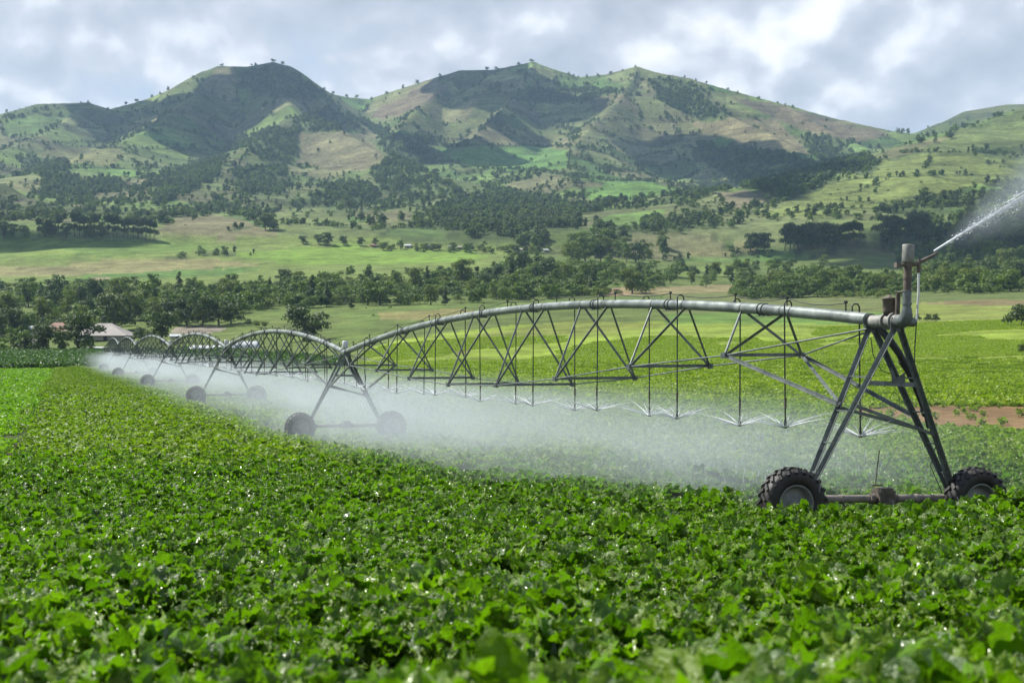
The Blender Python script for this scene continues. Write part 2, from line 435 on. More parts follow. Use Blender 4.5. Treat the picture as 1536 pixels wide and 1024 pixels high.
def terrain_mat(name, fine, grain, terr=0.0):
    m, nt, out = new_mat(name)
    a = nt.nodes.new('ShaderNodeAttribute'); a.attribute_name = 'albedo'
    geo = nt.nodes.new('ShaderNodeNewGeometry')
    n1 = noise_n(nt, geo.outputs['Position'], fine, 6, 0.65)
    n2 = noise_n(nt, geo.outputs['Position'], grain, 5, 0.7)
    k = math_n(nt, 'MULTIPLY', mapr(nt, n1, 0.3, 0.7, 0.56, 1.44), mapr(nt, n2, 0.3, 0.7, 0.58, 1.42))
    if terr:                                  # cattle terraces and contour banks: thin bands that follow the height
        mp = nt.nodes.new('ShaderNodeMapping'); mp.inputs['Scale'].default_value = (.006, .006, .16); nt.links.new(geo.outputs['Position'], mp.inputs[0])
        k = math_n(nt, 'MULTIPLY', k, mapr(nt, noise_n(nt, mp.outputs[0], 1.0, 4, .65, .3), .3, .7, 1 - terr, 1 + terr))
    hsv = nt.nodes.new('ShaderNodeHueSaturation')
    nt.links.new(a.outputs['Color'], hsv.inputs['Color']); nt.links.new(k, hsv.inputs['Value'])
    nt.links.new(mapr(nt, n2, 0.3, 0.7, 0.485, 0.512), hsv.inputs['Hue'])
    p = nt.nodes.new('ShaderNodeBsdfPrincipled'); p.inputs['Roughness'].default_value = 0.95; p.inputs['Specular IOR Level'].default_value = 0.1
    nt.links.new(hsv.outputs[0], p.inputs['Base Color'])
    bp = nt.nodes.new('ShaderNodeBump'); bp.inputs['Strength'].default_value = 0.5; bp.inputs['Distance'].default_value = 0.4 / grain * 0.25
    nt.links.new(n2, bp.inputs['Height']); nt.links.new(bp.outputs[0], p.inputs['Normal'])
    nt.links.new(p.outputs[0], out.inputs[0]); return m
M['fields'] = terrain_mat('field_ground', 0.09, 0.8)
M['hills'] = terrain_mat('hill_pasture', 0.02, 0.16, .30)
# ------------------------------------------------------------------ the ground: one sheet from the camera to the horizon
def poly_paint(px, py, C, poly, col, soft=None):
    m = in_poly(px, py, poly)
    C[m] = col

P_SOIL = [(1380, 609), (2700, 602), (2700, 660), (1480, 654), (1400, 648), (1300, 632), (1262, 612)]
FIELD_POLYS = [   # fields as they lie in the valley: outline (photo column, row), colour
    ([(-300, 352), (760, 360), (800, 392), (700, 412), (330, 430), (-300, 436)], (.115, .155, .038)),
    ([(-300, 358), (230, 357), (345, 371), (140, 386), (-300, 388)], (.095, .150, .030)),
    ([(-300, 374), (60, 372), (130, 378), (60, 384), (-300, 384)], (.135, .190, .040)),
    ([(330, 380), (512, 368), (640, 372), (740, 384), (690, 394), (512, 397), (420, 394)], (.120, .195, .030)),
    ([(480, 364), (600, 362), (690, 372), (600, 374)], (.14, .175, .05)),
    ([(-300, 399), (60, 400), (150, 391), (330, 389), (390, 396), (300, 406), (150, 411), (-300, 422)], (.175, .170, .070)),
    ([(20, 404), (70, 399), (148, 402), (140, 409), (60, 411)], (.135, .130, .058)),
    ([(150, 411), (300, 404), (400, 399), (330, 414), (230, 418), (60, 422)], (.075, .135, .030)),
    ([(120, 418), (190, 414), (160, 420)], (.24, .20, .12)),
    ([(345, 470), (420, 462), (760, 452), (990, 440), (1010, 455), (700, 476), (600, 505), (500, 525), (400, 505)], (.085, .122, .030)),
    ([(560, 468), (680, 462), (730, 468), (640, 480), (570, 480)], (.155, .150, .055)),
    ([(380, 480), (470, 470), (540, 480), (480, 500), (400, 498)], (.085, .115, .030)),
    ([(540, 560), (560, 520), (620, 506), (760, 488), (1000, 482), (1270, 478), (2700, 470), (2700, 620), (1390, 620), (1000, 590), (700, 570)], (.155, .215, .028)),
    ([(880, 492), (1180, 478), (1340, 482), (1340, 500), (1060, 506), (860, 505)], (.150, .200, .032)),
    ([(700, 500), (860, 480), (1010, 486), (960, 496), (760, 508)], (.135, .165, .035)),
    ([(640, 522), (720, 505), (760, 512), (690, 530)], (.135, .12, .05)),
    ([(1000, 468), (1270, 464), (1500, 470), (1500, 482), (1270, 486), (1000, 486)], (.085, .145, .030)),
    ([(1340, 456), (1420, 452), (2700, 462), (2700, 484), (1440, 488), (1340, 482)], (.150, .185, .042)),
    ([(1340, 436), (2700, 432), (2700, 452), (1340, 452)], (.090, .120, .036)),
    ([(1370, 455), (1470, 450), (2700, 452), (2700, 462), (1460, 458)], (.150, .125, .060)),
    ([(1000, 440), (1340, 438), (1340, 468), (1000, 470)], (.105, .125, .042)),
    ([(1380, 609), (2700, 602), (2700, 660), (1480, 654), (1400, 648), (1300, 632), (1262, 612)], (.150, .097, .044)),
    ([(850, 440), (960, 428), (1000, 436), (930, 444)], (.24, .165, .105)),
    ([(920, 434), (1150, 424), (1150, 436), (960, 444)], (.17, .15, .07)),
    ([(1060, 372), (1130, 366), (1140, 380), (1020, 386)], (.155, .15, .065)),
    ([(1010, 402), (1100, 398), (1110, 412), (1020, 416)], (.12, .165, .04)),
    ([(-300, 553), (112, 553), (100, 557), (60, 556), (-300, 556)], (.20, .135, .075)),
    ([(62, 556), (72, 556), (66, 562)], (.20, .135, .075)),
    ([(268, 492), (320, 488), (345, 494), (300, 503), (262, 500)], (.22, .195, .15)),
]
HILL_POLYS = [
    ([(447, 198), (500, 197), (545, 200), (575, 230), (572, 250), (540, 256), (490, 254), (440, 244)], (.140, .122, .064)),
    ([(180, 195), (225, 175), (240, 170), (240, 185), (210, 190), (190, 195)], (.165, .150, .062)),
    ([(50, 232), (100, 222), (190, 222), (170, 248), (100, 245)], (.165, .158, .062)),
    ([(330, 100), (348, 100), (362, 122), (330, 135), (300, 128)], (.165, .145, .075)),
    ([(555, 170), (610, 140), (650, 120), (670, 130), (650, 150), (600, 175), (560, 180)], (.160, .122, .075)),
    ([(1044, 180), (1100, 175), (1165, 180), (1215, 232), (1150, 226), (1080, 205), (1040, 190)], (.170, .140, .075)),
    ([(1090, 145), (1180, 160), (1280, 190), (1340, 200), (1290, 215), (1200, 195)], (.140, .110, .065)),
    ([(650, 225), (760, 218), (850, 225), (850, 255), (780, 258), (700, 250)], (.095, .165, .040)),
    ([(868, 290), (905, 275), (960, 271), (1030, 285), (960, 300), (890, 302)], (.110, .185, .040)),
    ([(880, 340), (920, 320), (1000, 312), (990, 328), (940, 345)], (.125, .185, .045)),
    ([(1070, 290), (1120, 285), (1155, 300), (1110, 316)], (.17, .14, .08)),
    ([(235, 350), (260, 330), (320, 322), (370, 332), (420, 352), (330, 358)], (.165, .142, .072)),
    ([(1140, 325), (1260, 262), (1400, 225), (1536, 235), (1536, 262), (1300, 318)], (.150, .170, .048)),
    ([(1330, 240), (1420, 212), (1536, 165), (1700, 140), (1700, 215), (1450, 226)], (.120, .145, .046)),
    ([(400, 325), (440, 315), (520, 315), (520, 335), (420, 345)], (.135, .155, .05)),
    ([(520, 320), (600, 315), (640, 325), (560, 335)], (.15, .135, .065)),
]
WOODS = [  # wooded patches on the hills
    [(512, 168), (558, 195), (582, 232), (622, 251), (657, 247), (637, 226), (597, 202), (550, 182)],
    [(556, 262), (578, 242), (628, 252), (662, 272), (697, 292), (655, 294), (612, 288), (576, 288)],
    [(356, 205), (400, 195), (445, 198), (452, 227), (437, 248), (398, 243), (365, 222), (330, 228)],
    [(222, 268), (300, 246), (342, 238), (335, 268), (300, 282), (267, 298), (230, 308)],
    [(352, 258), (433, 252), (439, 288), (400, 298), (365, 298)],
    [(367, 105), (410, 95), (430, 99), (467, 126), (503, 148), (467, 149), (400, 147), (365, 134)],
    [(440, 182), (480, 164), (510, 170), (548, 196), (500, 199), (445, 198)],
    [(20, 234), (100, 242), (102, 268), (60, 266)],
    [(60, 262), (180, 272), (180, 290), (100, 300), (55, 288)],
    [(972, 121), (1024, 114), (1058, 150), (1088, 174), (1055, 184), (1022, 168), (985, 150)],
    [(772, 141), (805, 128), (862, 138), (945, 131), (905, 141), (862, 154), (775, 154)],
    [(1474, 227), (1600, 214), (1600, 238), (1474, 236)],
    [(1308, 322), (1357, 303), (1424, 296), (1457, 292), (1600, 255), (1600, 288), (1457, 308), (1357, 319)],
    [(1197, 204), (1237, 200), (1290, 234), (1318, 242), (1300, 262), (1240, 253), (1222, 232)],
    [(1050, 215), (1110, 225), (1180, 232), (1250, 255), (1230, 290), (1180, 300), (1110, 275), (1050, 240)],
    [(625, 205), (655, 207), (654, 218), (628, 216)],
    [(860, 175), (866, 165), (864, 212), (858, 212)],
    [(440, 300), (520, 275), (575, 285), (560, 305), (500, 318)],
    [(640, 310), (760, 290), (860, 305), (870, 345), (760, 362), (660, 345)],
    [(880, 345), (1000, 330), (1110, 330), (1000, 352), (890, 356)],
    [(1370, 345), (1600, 300), (1600, 430), (1390, 432), (1350, 395)],
    [(0, 158), (60, 156), (140, 154), (150, 160), (60, 166), (0, 178)],
    [(600, 350), (830, 355), (830, 368), (600, 364)],
]

HEDGES = [   # hedges and lines of shrubs across the slopes
    [(1240, 277), (1272, 269), (1311, 266), (1360, 264), (1412, 263), (1455, 263), (1480, 264)], [(1272, 291), (1287, 287), (1319, 274), (1335, 267)],
    [(1253, 300), (1294, 302), (1332, 303), (1360, 296), (1399, 295)], [(1347, 228), (1390, 228), (1433, 229), (1540, 229)], [(1150, 330), (1200, 318), (1260, 312), (1330, 312)],
    [(1396, 229), (1392, 246), (1385, 252)], [(1480, 247), (1510, 240), (1536, 232)], [(1120, 322), (1200, 293), (1270, 262), (1330, 236)],
    [(143, 187), (187, 187), (230, 187)], [(97, 220), (200, 223), (310, 225)], [(103, 250), (173, 252), (227, 257)], [(83, 188), (150, 193)], [(213, 168), (240, 173), (238, 187)], [(20, 210), (90, 215), (150, 212)],
    [(639, 217), (745, 218), (852, 220), (912, 223)], [(692, 250), (779, 253), (849, 262), (912, 270), (980, 272)], [(822, 183), (912, 180), (959, 180)], [(862, 167), (859, 213)], [(855, 227), (852, 253)],
    [(960, 235), (1030, 222), (1100, 226)], [(560, 285), (640, 300), (720, 292), (800, 300)], [(250, 318), (330, 305), (420, 300), (470, 310)], [(0, 300), (60, 296), (140, 302), (220, 300)],
    [(880, 352), (960, 345), (1060, 335), (1120, 336)], [(940, 310), (1010, 305), (1090, 318)], [(470, 338), (560, 345), (640, 340), (720, 350)], [(330, 345), (400, 336), (470, 338)], [(0, 316), (90, 310), (170, 318), (250, 326)],
    [(1000, 392), (1080, 384), (1160, 380)], [(1010, 404), (1070, 410), (1140, 402)], [(1060, 366), (1120, 360), (1180, 352)], [(0, 386), (60, 384)], [(250, 388), (330, 381), (400, 384)],
]
def near_lines(px, py, lines, w):
    d = np.full(px.shape, 1e9)
    for L in lines:
        for (ax, ay), (bx, by) in zip(L[:-1], L[1:]):
            L2 = (bx - ax) ** 2 + (by - ay) ** 2
            t = np.clip(((px - ax) * (bx - ax) + (py - ay) * (by - ay)) / L2, 0, 1)
            d = np.minimum(d, np.hypot(px - ax - (bx - ax) * t, py - ay - (by - ay) * t))
    return d < w

us = np.concatenate([np.linspace(-2.6, -0.46, 26, endpoint=False), np.linspace(-0.46, 0.46, 900), np.linspace(0.46, 2.6, 27)[1:]])
ys = np.concatenate([np.linspace(-3, 9, 12, endpoint=False), np.exp(np.linspace(math.log(9), math.log(1150), 290)),
                     np.exp(np.linspace(math.log(1150), math.log(4000), 330))[1:], np.exp(np.linspace(math.log(4000), math.log(15000), 20))[1:]])
APEX = 8.0
GX = us[None, :] * (ys[:, None] + APEX); GY = np.repeat(ys[:, None], len(us), 1)
GZ = terrain(GX, GY)
GY1 = np.maximum(GY, 1.0)
GPX = 768 + F * GX / GY1; GPY = 512 - F * GZ / GY1
VIS = np.zeros(GX.shape, bool)
run = np.full(GX.shape[1], 1e9)
_row_px = GPX
for i in range(len(ys)):                       # what can be seen from the road the photograph was taken from
    v = GPY[i] <= run + 0.8
    VIS[i] = v; run = np.minimum(run, GPY[i])

def hills_albedo(X, Y, px, py):
    # patchwork of grazing land: jittered cells, long across the slope
    cx, cy = 105.0, 80.0
    wx = X + (fbm(X / 160, Y / 160, 5, 3) - .5) * 120; wy = Y + (fbm(X / 160, Y / 160, 9, 3) - .5) * 120
    ix = np.floor(wx / cx); iy = np.floor(wy / cy)
    best = np.full(X.shape, 1e9); sec = np.full(X.shape, 1e9); cid = np.zeros(X.shape)
    for dx in (-1, 0, 1):
        for dy in (-1, 0, 1):
            jx, jy = ix + dx, iy + dy
            ox = (jx + .15 + .7 * _h(jx, jy, 1)) * cx; oy = (jy + .15 + .7 * _h(jx, jy, 2)) * cy
            d = np.hypot(wx - ox, wy - oy); c = _h(jx, jy, 3)
            m = d < best
            sec = np.where(m, best, np.minimum(sec, d)); cid = np.where(m, c, cid); best = np.where(m, d, best)
    edge = sec - best
    pal = np.array([.76, .86, .84]) * np.array([(.115, .145, .042), (.132, .152, .050), (.098, .138, .038), (.145, .150, .058), (.150, .138, .064), (.095, .152, .036), (.122, .158, .040), (.125, .135, .052)])
    C = pal[np.clip((cid * 8).astype(int), 0, 7)]
    C = C * (0.8 + 0.4 * fbm(X / 90, Y / 90, 91, 4))[..., None]
    C = C * (0.70 + 0.60 * (cid * 7.31 % 1.0))[..., None]          # each plot at its own stage of growth
    hedge = sstep(6.0, 2.5, edge) * sstep(.30, .48, fbm(X / 70, Y / 70, 151, 3) + .05)
    C = C * (1 - .55 * hedge)[..., None]
    dry = sstep(.54, .70, fbm(X / 300, Y / 300, 61, 4))
    C = C + (np.array([.125, .105, .058]) - C) * (dry * 0.40)[..., None]
    return C, edge, cid

HC, EDGE, CELL = hills_albedo(GX, GY, GPX, GPY)
C = HC.copy()
near = GY < 1000
C[near] = (.088, .120, .031)
C = C * 1.0
GN_ = fbm(GX / 30, GY / 30, 81, 3)
wob = (fbm(GX / 18, GY / 40, 83, 3) - .5)
wob2 = fbm(GX / 55, GY / 75, 87, 4) - .5
ppx = GPX + wob * 26 * np.minimum(1, 400 / GY1); ppy = GPY + wob * 3.0
for poly, col in FIELD_POLYS:
    m = in_poly(ppx, ppy, poly) & VIS & (GY > 55) & (GY < 1400)
    C[m] = col
for poly, col in HILL_POLYS:
    m = in_poly(GPX + wob * 14, GPY + wob * 8, poly) & VIS & (GY > 1000)
    C[m] = np.array(col) * np.array([.78, .86, .84]) * (0.75 + 0.5 * fbm(GX / 80, GY / 80, 95, 3)[m])[:, None]
for poly in WOODS:
    m = in_poly(GPX + wob2 * 26, GPY + wob2 * 14, poly) & VIS & (GY > 600)
    C[m] = (.058, .082, .026)
m = near_lines(GPX + wob2 * 8, GPY + wob2 * 5, HEDGES, .9) & VIS & (GY > 600)
C[m] = (.050, .070, .024)
crop_ground = (GY < 60)
C[crop_ground] = (.045, .040, .020)
main_zone = ((GY >= 60) & (GY < 252) & (GX < 8 - 0.36 * (GY - 27) + 10)) | ((GY >= 60) & (GY < 74) & (GX > 0))
C[main_zone & ~in_poly(ppx, ppy, P_SOIL) & (GPY > 557)] = (.045, .060, .018)
C *= (0.85 + 0.3 * GN_)[..., None]
CA = np.ones(GX.shape + (4,)); CA[..., :3] = C

def sheet(name, i0, i1, mat):
    nr = i1 - i0; nc = len(us)
    V = np.stack([GX[i0:i1], GY[i0:i1], GZ[i0:i1]], -1).reshape(-1, 3)
    r, c = np.meshgrid(np.arange(nr - 1), np.arange(nc - 1), indexing='ij')
    a = (r * nc + c).ravel()
    Fc = np.stack([a, a + 1, a + nc + 1, a + nc], -1)
    me = np_mesh(name, V, Fc, np.full(len(Fc), 4), True)
    attr(me, 'albedo', CA[i0:i1].reshape(-1, 4), 'FLOAT_COLOR')
    return tag(link(name, me, mat), kind='structure')
I_SPLIT = int(np.searchsorted(ys, 1100))
sheet('field', 0, I_SPLIT + 1, M['fields'])
sheet('hills', I_SPLIT, len(ys), M['hills'])

# ------------------------------------------------------------------ scattering helper (one object of stuff holding many small copies)
def source_collection(name, meshes):
    c = bpy.data.collections.new(name)
    for i, me in enumerate(meshes):
        o = bpy.data.objects.new('%s_%02d' % (name, i), me); c.objects.link(o)
    return c

def scatter(name, P, rot, scale, idx, coll, kind='stuff'):
    me = np_mesh(name, P, [], [])
    attr(me, 'turn', rot, 'FLOAT_VECTOR'); attr(me, 'size', scale, 'FLOAT')
    a = me.attributes.new('pick', 'INT', 'POINT'); a.data.foreach_set('value', np.asarray(idx, np.int32))
    o = link(name, me)
    ng = bpy.data.node_groups.new(name + '_scatter', 'GeometryNodeTree')
    ng.interface.new_socket('Geometry', in_out='INPUT', socket_type='NodeSocketGeometry')
    ng.interface.new_socket('Geometry', in_out='OUTPUT', socket_type='NodeSocketGeometry')
    gi = ng.nodes.new('NodeGroupInput'); go = ng.nodes.new('NodeGroupOutput')
    ip = ng.nodes.new('GeometryNodeInstanceOnPoints'); ip.inputs['Pick Instance'].default_value = True
    ci = ng.nodes.new('GeometryNodeCollectionInfo'); ci.inputs['Collection'].default_value = coll
    ci.inputs['Separate Children'].default_value = True; ci.inputs['Reset Children'].default_value = True
    def na(nm, dt):
        n = ng.nodes.new('GeometryNodeInputNamedAttribute'); n.data_type = dt; n.inputs['Name'].default_value = nm
        return n.outputs['Attribute']
    er = ng.nodes.new('FunctionNodeEulerToRotation')
    L = ng.links.new
    L(gi.outputs[0], ip.inputs['Points']); L(ci.outputs[0], ip.inputs['Instance'])
    L(na('pick', 'INT'), ip.inputs['Instance Index']); L(na('turn', 'FLOAT_VECTOR'), er.inputs[0]); L(er.outputs[0], ip.inputs['Rotation'])
    L(na('size', 'FLOAT'), ip.inputs['Scale']); L(ip.outputs[0], go.inputs[0])
    md = o.modifiers.new('scatter', 'NODES'); md.node_group = ng
    tag(o, kind=kind)
    return o

# ------------------------------------------------------------------ trees
def quads_mesh(name, Cn, Nn, size, tint, rng, aspect=0.6):
    """leaf clusters: one bent quad (two faces) each"""
    n = len(Cn)
    t = rng.normal(size=(n, 3)); t -= (t * Nn).sum(1, keepdims=True) * Nn
    t /= np.linalg.norm(t, axis=1, keepdims=True) + 1e-9
    b = np.cross(Nn, t)
    s = size[:, None]
    bend = 0.35
    v = np.stack([Cn - t * s * .5 - b * s * aspect * .35, Cn - t * s * .35 + b * s * aspect * .5, Cn + Nn * s * bend * .4 - b * s * aspect * .5,
                  Cn + Nn * s * bend * .3 + b * s * aspect * .45, Cn + t * s * .5 - b * s * aspect * .3, Cn + t * s * .42 + b * s * aspect * .4], 1).reshape(-1, 3)
    base = (np.arange(n) * 6)[:, None]
    fc = np.concatenate([base + np.array([0, 2, 3, 1]), base + np.array([2, 4, 5, 3])], 1).reshape(-1, 4)
    me = np_mesh(name, v, fc, np.full(len(fc), 4))
    attr(me, 'tint', np.repeat(tint, 6))
    return me

def crown_mesh(kind, seed, leaves=1600, size=0.05):
    rng = np.random.default_rng(seed)
    lobes = []
    if kind == 'broad':
        for k in range(15):
            a = rng.uniform(0, 6.28); z = rng.uniform(.16, .86); rr = .36 * math.sqrt(max(0.02, 1 - ((z - .5) / .48) ** 2)) * rng.uniform(.35, 1.0)
            r = rng.uniform(.12, .2); lobes.append((rr * math.cos(a), rr * math.sin(a), min(z, 1 - r), r, r * rng.uniform(.75, 1)))
        lobes.append((0, 0, .5, .24, .3))
    elif kind == 'round':
        for k in range(18):
            a = rng.uniform(0, 6.28); z = rng.uniform(.10, .86); rr = .46 * math.sqrt(max(0.02, 1 - ((z - .45) / .52) ** 2)) * rng.uniform(.4, 1.0)
            r = rng.uniform(.12, .19); lobes.append((rr * math.cos(a), rr * math.sin(a), min(z, 1 - r), r, r * .85))
        lobes.append((0, 0, .45, .3, .32))
    elif kind == 'tall':
        for k in range(15):
            a = rng.uniform(0, 6.28); z = rng.uniform(.26, .9); rr = .17 * (1.15 - abs(z - .6)) * rng.uniform(.2, 1.1)
            r = rng.uniform(.075, .125); lobes.append((rr * math.cos(a), rr * math.sin(a), min(z, 1 - r * 1.3), r, r * 1.3))
    elif kind == 'conifer':
        for k in range(16):
            z = .16 + .78 * k / 15; a = rng.uniform(0, 6.28); R = .24 * (1.02 - z) + .035; rr = R * rng.uniform(.1, .7)
            lobes.append((rr * math.cos(a), rr * math.sin(a), z, R * .75, .08))
    elif kind == 'flat':
        for k in range(9):
            a = rng.uniform(0, 6.28); rr = rng.uniform(.1, .55); z = .84 - .18 * rr + rng.uniform(-.05, .05)
            lobes.append((rr * math.cos(a), rr * math.sin(a), z, rng.uniform(.16, .26), rng.uniform(.07, .11)))
    elif kind == 'bush':
        for k in range(10):
            a = rng.uniform(0, 6.28); z = rng.uniform(.18, .74); rr = .55 * math.sqrt(max(.02, 1 - (z / 1.0) ** 2)) * rng.uniform(.2, 1)
            r = rng.uniform(.18, .3); lobes.append((rr * math.cos(a), rr * math.sin(a), min(z, 1 - r * .9), r, r * .9))
        lobes.append((0, 0, .35, .42, .35))
    w = np.array([l[3] ** 2 for l in lobes]); cnt = np.maximum(8, (leaves * w / w.sum()).astype(int))
    Cs, Ns, T = [], [], []
    for l, n in zip(lobes, cnt):
        d = rng.normal(size=(n, 3)); d /= np.linalg.norm(d, axis=1, keepdims=True)
        d[:, 2] = np.where(d[:, 2] < -.35, -d[:, 2] * .6, d[:, 2])
        rad = rng.uniform(.62, 1.08, (n, 1))
        Cs.append(np.array(l[:3]) + d * rad * np.array([l[3], l[3], l[4]]))
        nn = d + rng.normal(size=(n, 3)) * .65 + np.array([0, 0, .25]); Ns.append(nn / np.linalg.norm(nn, axis=1, keepdims=True))
        T.append(np.clip(rng.uniform(.15, .85) + rng.normal(size=n) * .14, 0, 1))
    Cn = np.concatenate(Cs); Cn[:, 2] = np.maximum(Cn[:, 2], .02)
    n = len(Cn)
    return quads_mesh('crown_' + kind, Cn, np.concatenate(Ns), size * rng.uniform(.65, 1.45, n), np.concatenate(T), rng), lobes

def trunk_mesh(kind, lobes, seed):
    rng = np.random.default_rng(seed + 500); b = MB()
    top = {'broad': .62, 'round': .5, 'tall': .9, 'conifer': .92, 'flat': .72, 'bush': .4}[kind]
    r = {'broad': .030, 'round': .032, 'tall': .016, 'conifer': .016, 'flat': .026, 'bush': .02}[kind]
    pts = [Vector((rng.normal() * .012 * k, rng.normal() * .012 * k, -.03 + (top + .03) * k / 4)) for k in range(5)]
    b.tube(pts, [r * 1.35, r, r * .85, r * .6, r * .3], 7)
    for l in sorted(lobes, key=lambda q: -q[3])[:6]:
        z = max(.08, min(top * .85, l[2] * rng.uniform(.45, .7))); k = min(3, int((z + .03) / (top + .03) * 4)); f = (z + .03) / (top + .03) * 4 - k
        p0 = pts[k].lerp(pts[k + 1], max(0, min(1, f)))
        p1 = Vector(l[:3])
        b.tube([p0, p0.lerp(p1, .5) + Vector((0, 0, -.015)), p1], [r * .5, r * .36, r * .16], 5)
    return b.mesh('trunk_' + kind)

KINDS = {}
for kind, mats in (('broad', ('tree_a', 'tree_b', 'tree_c', 'tree_a', 'tree_c')), ('round', ('tree_a', 'tree_b', 'tree_c', 'tree_a', 'tree_c')), ('tall', ('tree_b', 'tree_b', 'tree_a')),
                   ('conifer', ('tree_b', 'tree_b')), ('flat', ('tree_b', 'tree_b')), ('bush', ('tree_a', 'tree_c', 'tree_b'))):
    KINDS[kind] = []
    for i, mk in enumerate(mats):
        cm, lobes = crown_mesh(kind, 100 + 17 * i + len(kind) * 7, {'bush': 900, 'flat': 900}.get(kind, 2100), {'tall': .036, 'bush': .08, 'flat': .06, 'conifer': .045}.get(kind, .05))
        cm.materials.append(M[mk])
        tm = trunk_mesh(kind, lobes, i); tm.materials.append(M['bark'])
        KINDS[kind].append((cm, tm))
# lighter copies for the far woods: crown and trunk in one mesh
LOW = []
for kind, i, mk in (('broad', 1, 'tree_a'), ('broad', 2, 'tree_b'), ('round', 3, 'tree_a'), ('round', 4, 'tree_b'), ('tall', 5, 'tree_b'), ('bush', 6, 'tree_a'), ('bush', 7, 'tree_b'), ('bush', 8, 'tree_c')):
    cm, lobes = crown_mesh(kind, 300 + i, 420, .1)
    cm.materials.append(M[mk]); LOW.append(cm)
LOWC = source_collection('woodland_tree', LOW)

NAMES = {'broad': 'broadleaf_tree', 'round': 'broadleaf_tree', 'tall': 'eucalyptus_tree', 'conifer': 'cypress_tree', 'flat': 'acacia_tree', 'bush': 'shrub'}
N_TREES = 0
def plant(px, py, hpx, kind, label, group=None, var=None, wide=1.0):
    """a tree whose foot is seen at (px, py) and which stands hpx photo pixels tall"""
    global N_TREES
    p = hit(px, py)
    if p is None: return None
    h = hpx / F * p[1]
    vs = KINDS[kind]; cm, tm = vs[random.randrange(len(vs)) if var is None else var % len(vs)]
    r = empty(NAMES[kind], (p[0], p[1], p[2] - 0.03 * h), random.uniform(0, 6.28), h)
    s = random.uniform(.88, 1.15); r.scale = (h * s * wide, h * s * wide * random.uniform(.92, 1.08), h)
    tag(r, label, 'shrub' if kind == 'bush' else 'tree', group)
    link('trunk', tm, parent=r); link('crown', cm, parent=r)
    N_TREES += 1
    return r

R = random.Random(5)
def in_band(poly, n, sep, hr, kinds, label, group):
    xs = [p[0] for p in poly]; yy = [p[1] for p in poly]; pts = []
    for _ in range(n * 60):
        x, y = R.uniform(min(xs), max(xs)), R.uniform(min(yy), max(yy))
        if not in_poly(np.array([x]), np.array([y]), poly)[0]: continue
        if any(abs(x - a) < sep and abs(y - b) < sep * .35 for a, b in pts): continue
        pts.append((x, y))
        if len(pts) >= n: break
    for x, y in pts:
        plant(x, y, R.uniform(*hr), R.choice(kinds), label, group)

# singled-out trees round the farm
plant(20, 529, 46, 'round', 'low rounded green tree at the very left edge before the farm', var=0)
plant(40, 529, 32, 'bush', 'dark shrub between the leftmost round tree and the thin trees by the farm', var=2)
plant(65, 530, 48, 'broad', 'thin dark tree before the small white farm sheds', var=1)
plant(89, 530, 36, 'broad', 'short two-stemmed tree between the thin tree and the tall tree at the farm', var=0)
plant(117, 529, 68, 'broad', 'tall open-crowned tree standing before the long farm roof', var=1)
plant(133, 527, 22, 'bush', 'small shrub at the foot of the tall tree by the farm', var=0)
plant(172, 497, 64, 'broad', 'big dark tree with a bare trunk behind the right end of the farm roof', var=1)
plant(243, 514, 52, 'broad', 'dark leafy tree right of the farm roof and above the third span', var=1)
plant(208, 511, 24, 'bush', 'low dark bush between the farm roof and the leafy tree', var=2)
for i, (x, y, h) in enumerate(((258, 488, 44), (280, 489, 51), (304, 490, 54), (328, 488, 48), (346, 485, 40))):
    plant(x, y, h, 'round', 'dark wide tree in the close clump right of centre of the farm', 'clump of wide dark trees beyond the farm', 1)
plant(456, 511, 62, 'round', 'lone full-crowned tree in the grass behind the second span', var=1, wide=1.22)
for x, y in ((372, 488), (384, 491), (396, 492)):
    plant(x, y, 12, 'bush', 'low bush in the grass between the clump and the lone tree', 'low bushes beside the lone tree')
plant(1532, 488, 36, 'bush', 'dark bush on the far green field at the right edge', var=2)
plant(1534, 528, 14, 'bush', 'small low bush in the bright crop at the right edge', var=2)
for x in (1360, 1376, 1392, 1404):
    plant(x, 481 + (x - 1360) * .03, R.uniform(9, 14), 'bush', 'low hedge bush on the field edge right of the standpipe', 'hedge bushes on the field edge', 2)
# rows and belts
for x, y, h in ((5, 357, 28), (20, 356, 22), (36, 356, 20), (58, 355, 30), (68, 355, 24), (77, 355, 28), (88, 355, 33), (100, 356, 24), (112, 355, 38), (119, 355, 33), (126, 356, 34), (134, 356, 28), (142, 355, 36), (152, 356, 26), (163, 357, 39), (170, 357, 34),
                (176, 357, 36), (185, 358, 30), (192, 358, 34), (200, 358, 35), (207, 359, 33), (213, 360, 36), (219, 360, 38), (225, 360, 34), (231, 361, 33)):
    plant(x, y, h, 'tall' if h > 28 else 'broad', 'dark tall tree in the row along the top of the left meadow', 'row of tall trees above the left meadow', 1 if h > 28 else None)
in_band([(-10, 470), (60, 446), (140, 444), (230, 470), (240, 488), (120, 505), (-10, 520)], 24, 17, (34, 48), ['broad', 'broad', 'round'], 'green tree in the wood behind the farm', 'wood behind the farm')
in_band([(180, 452), (330, 438), (450, 430), (600, 426), (760, 414), (960, 414), (1000, 440), (880, 446), (760, 455), (600, 463), (500, 465), (390, 472), (330, 472), (240, 478)], 70, 15, (20, 48),
        ['broad', 'round', 'round', 'broad', 'tall', 'bush', 'conifer'], 'bushy tree in the long belt across the middle of the valley', 'long tree belt across the valley')
in_band([(1094, 440), (1130, 436), (1240, 426), (1345, 432), (1350, 444), (1130, 448), (1096, 446)], 24, 11, (24, 40), ['round', 'broad'], 'rounded tree in the belt behind the near pipe', 'tree belt behind the near span')
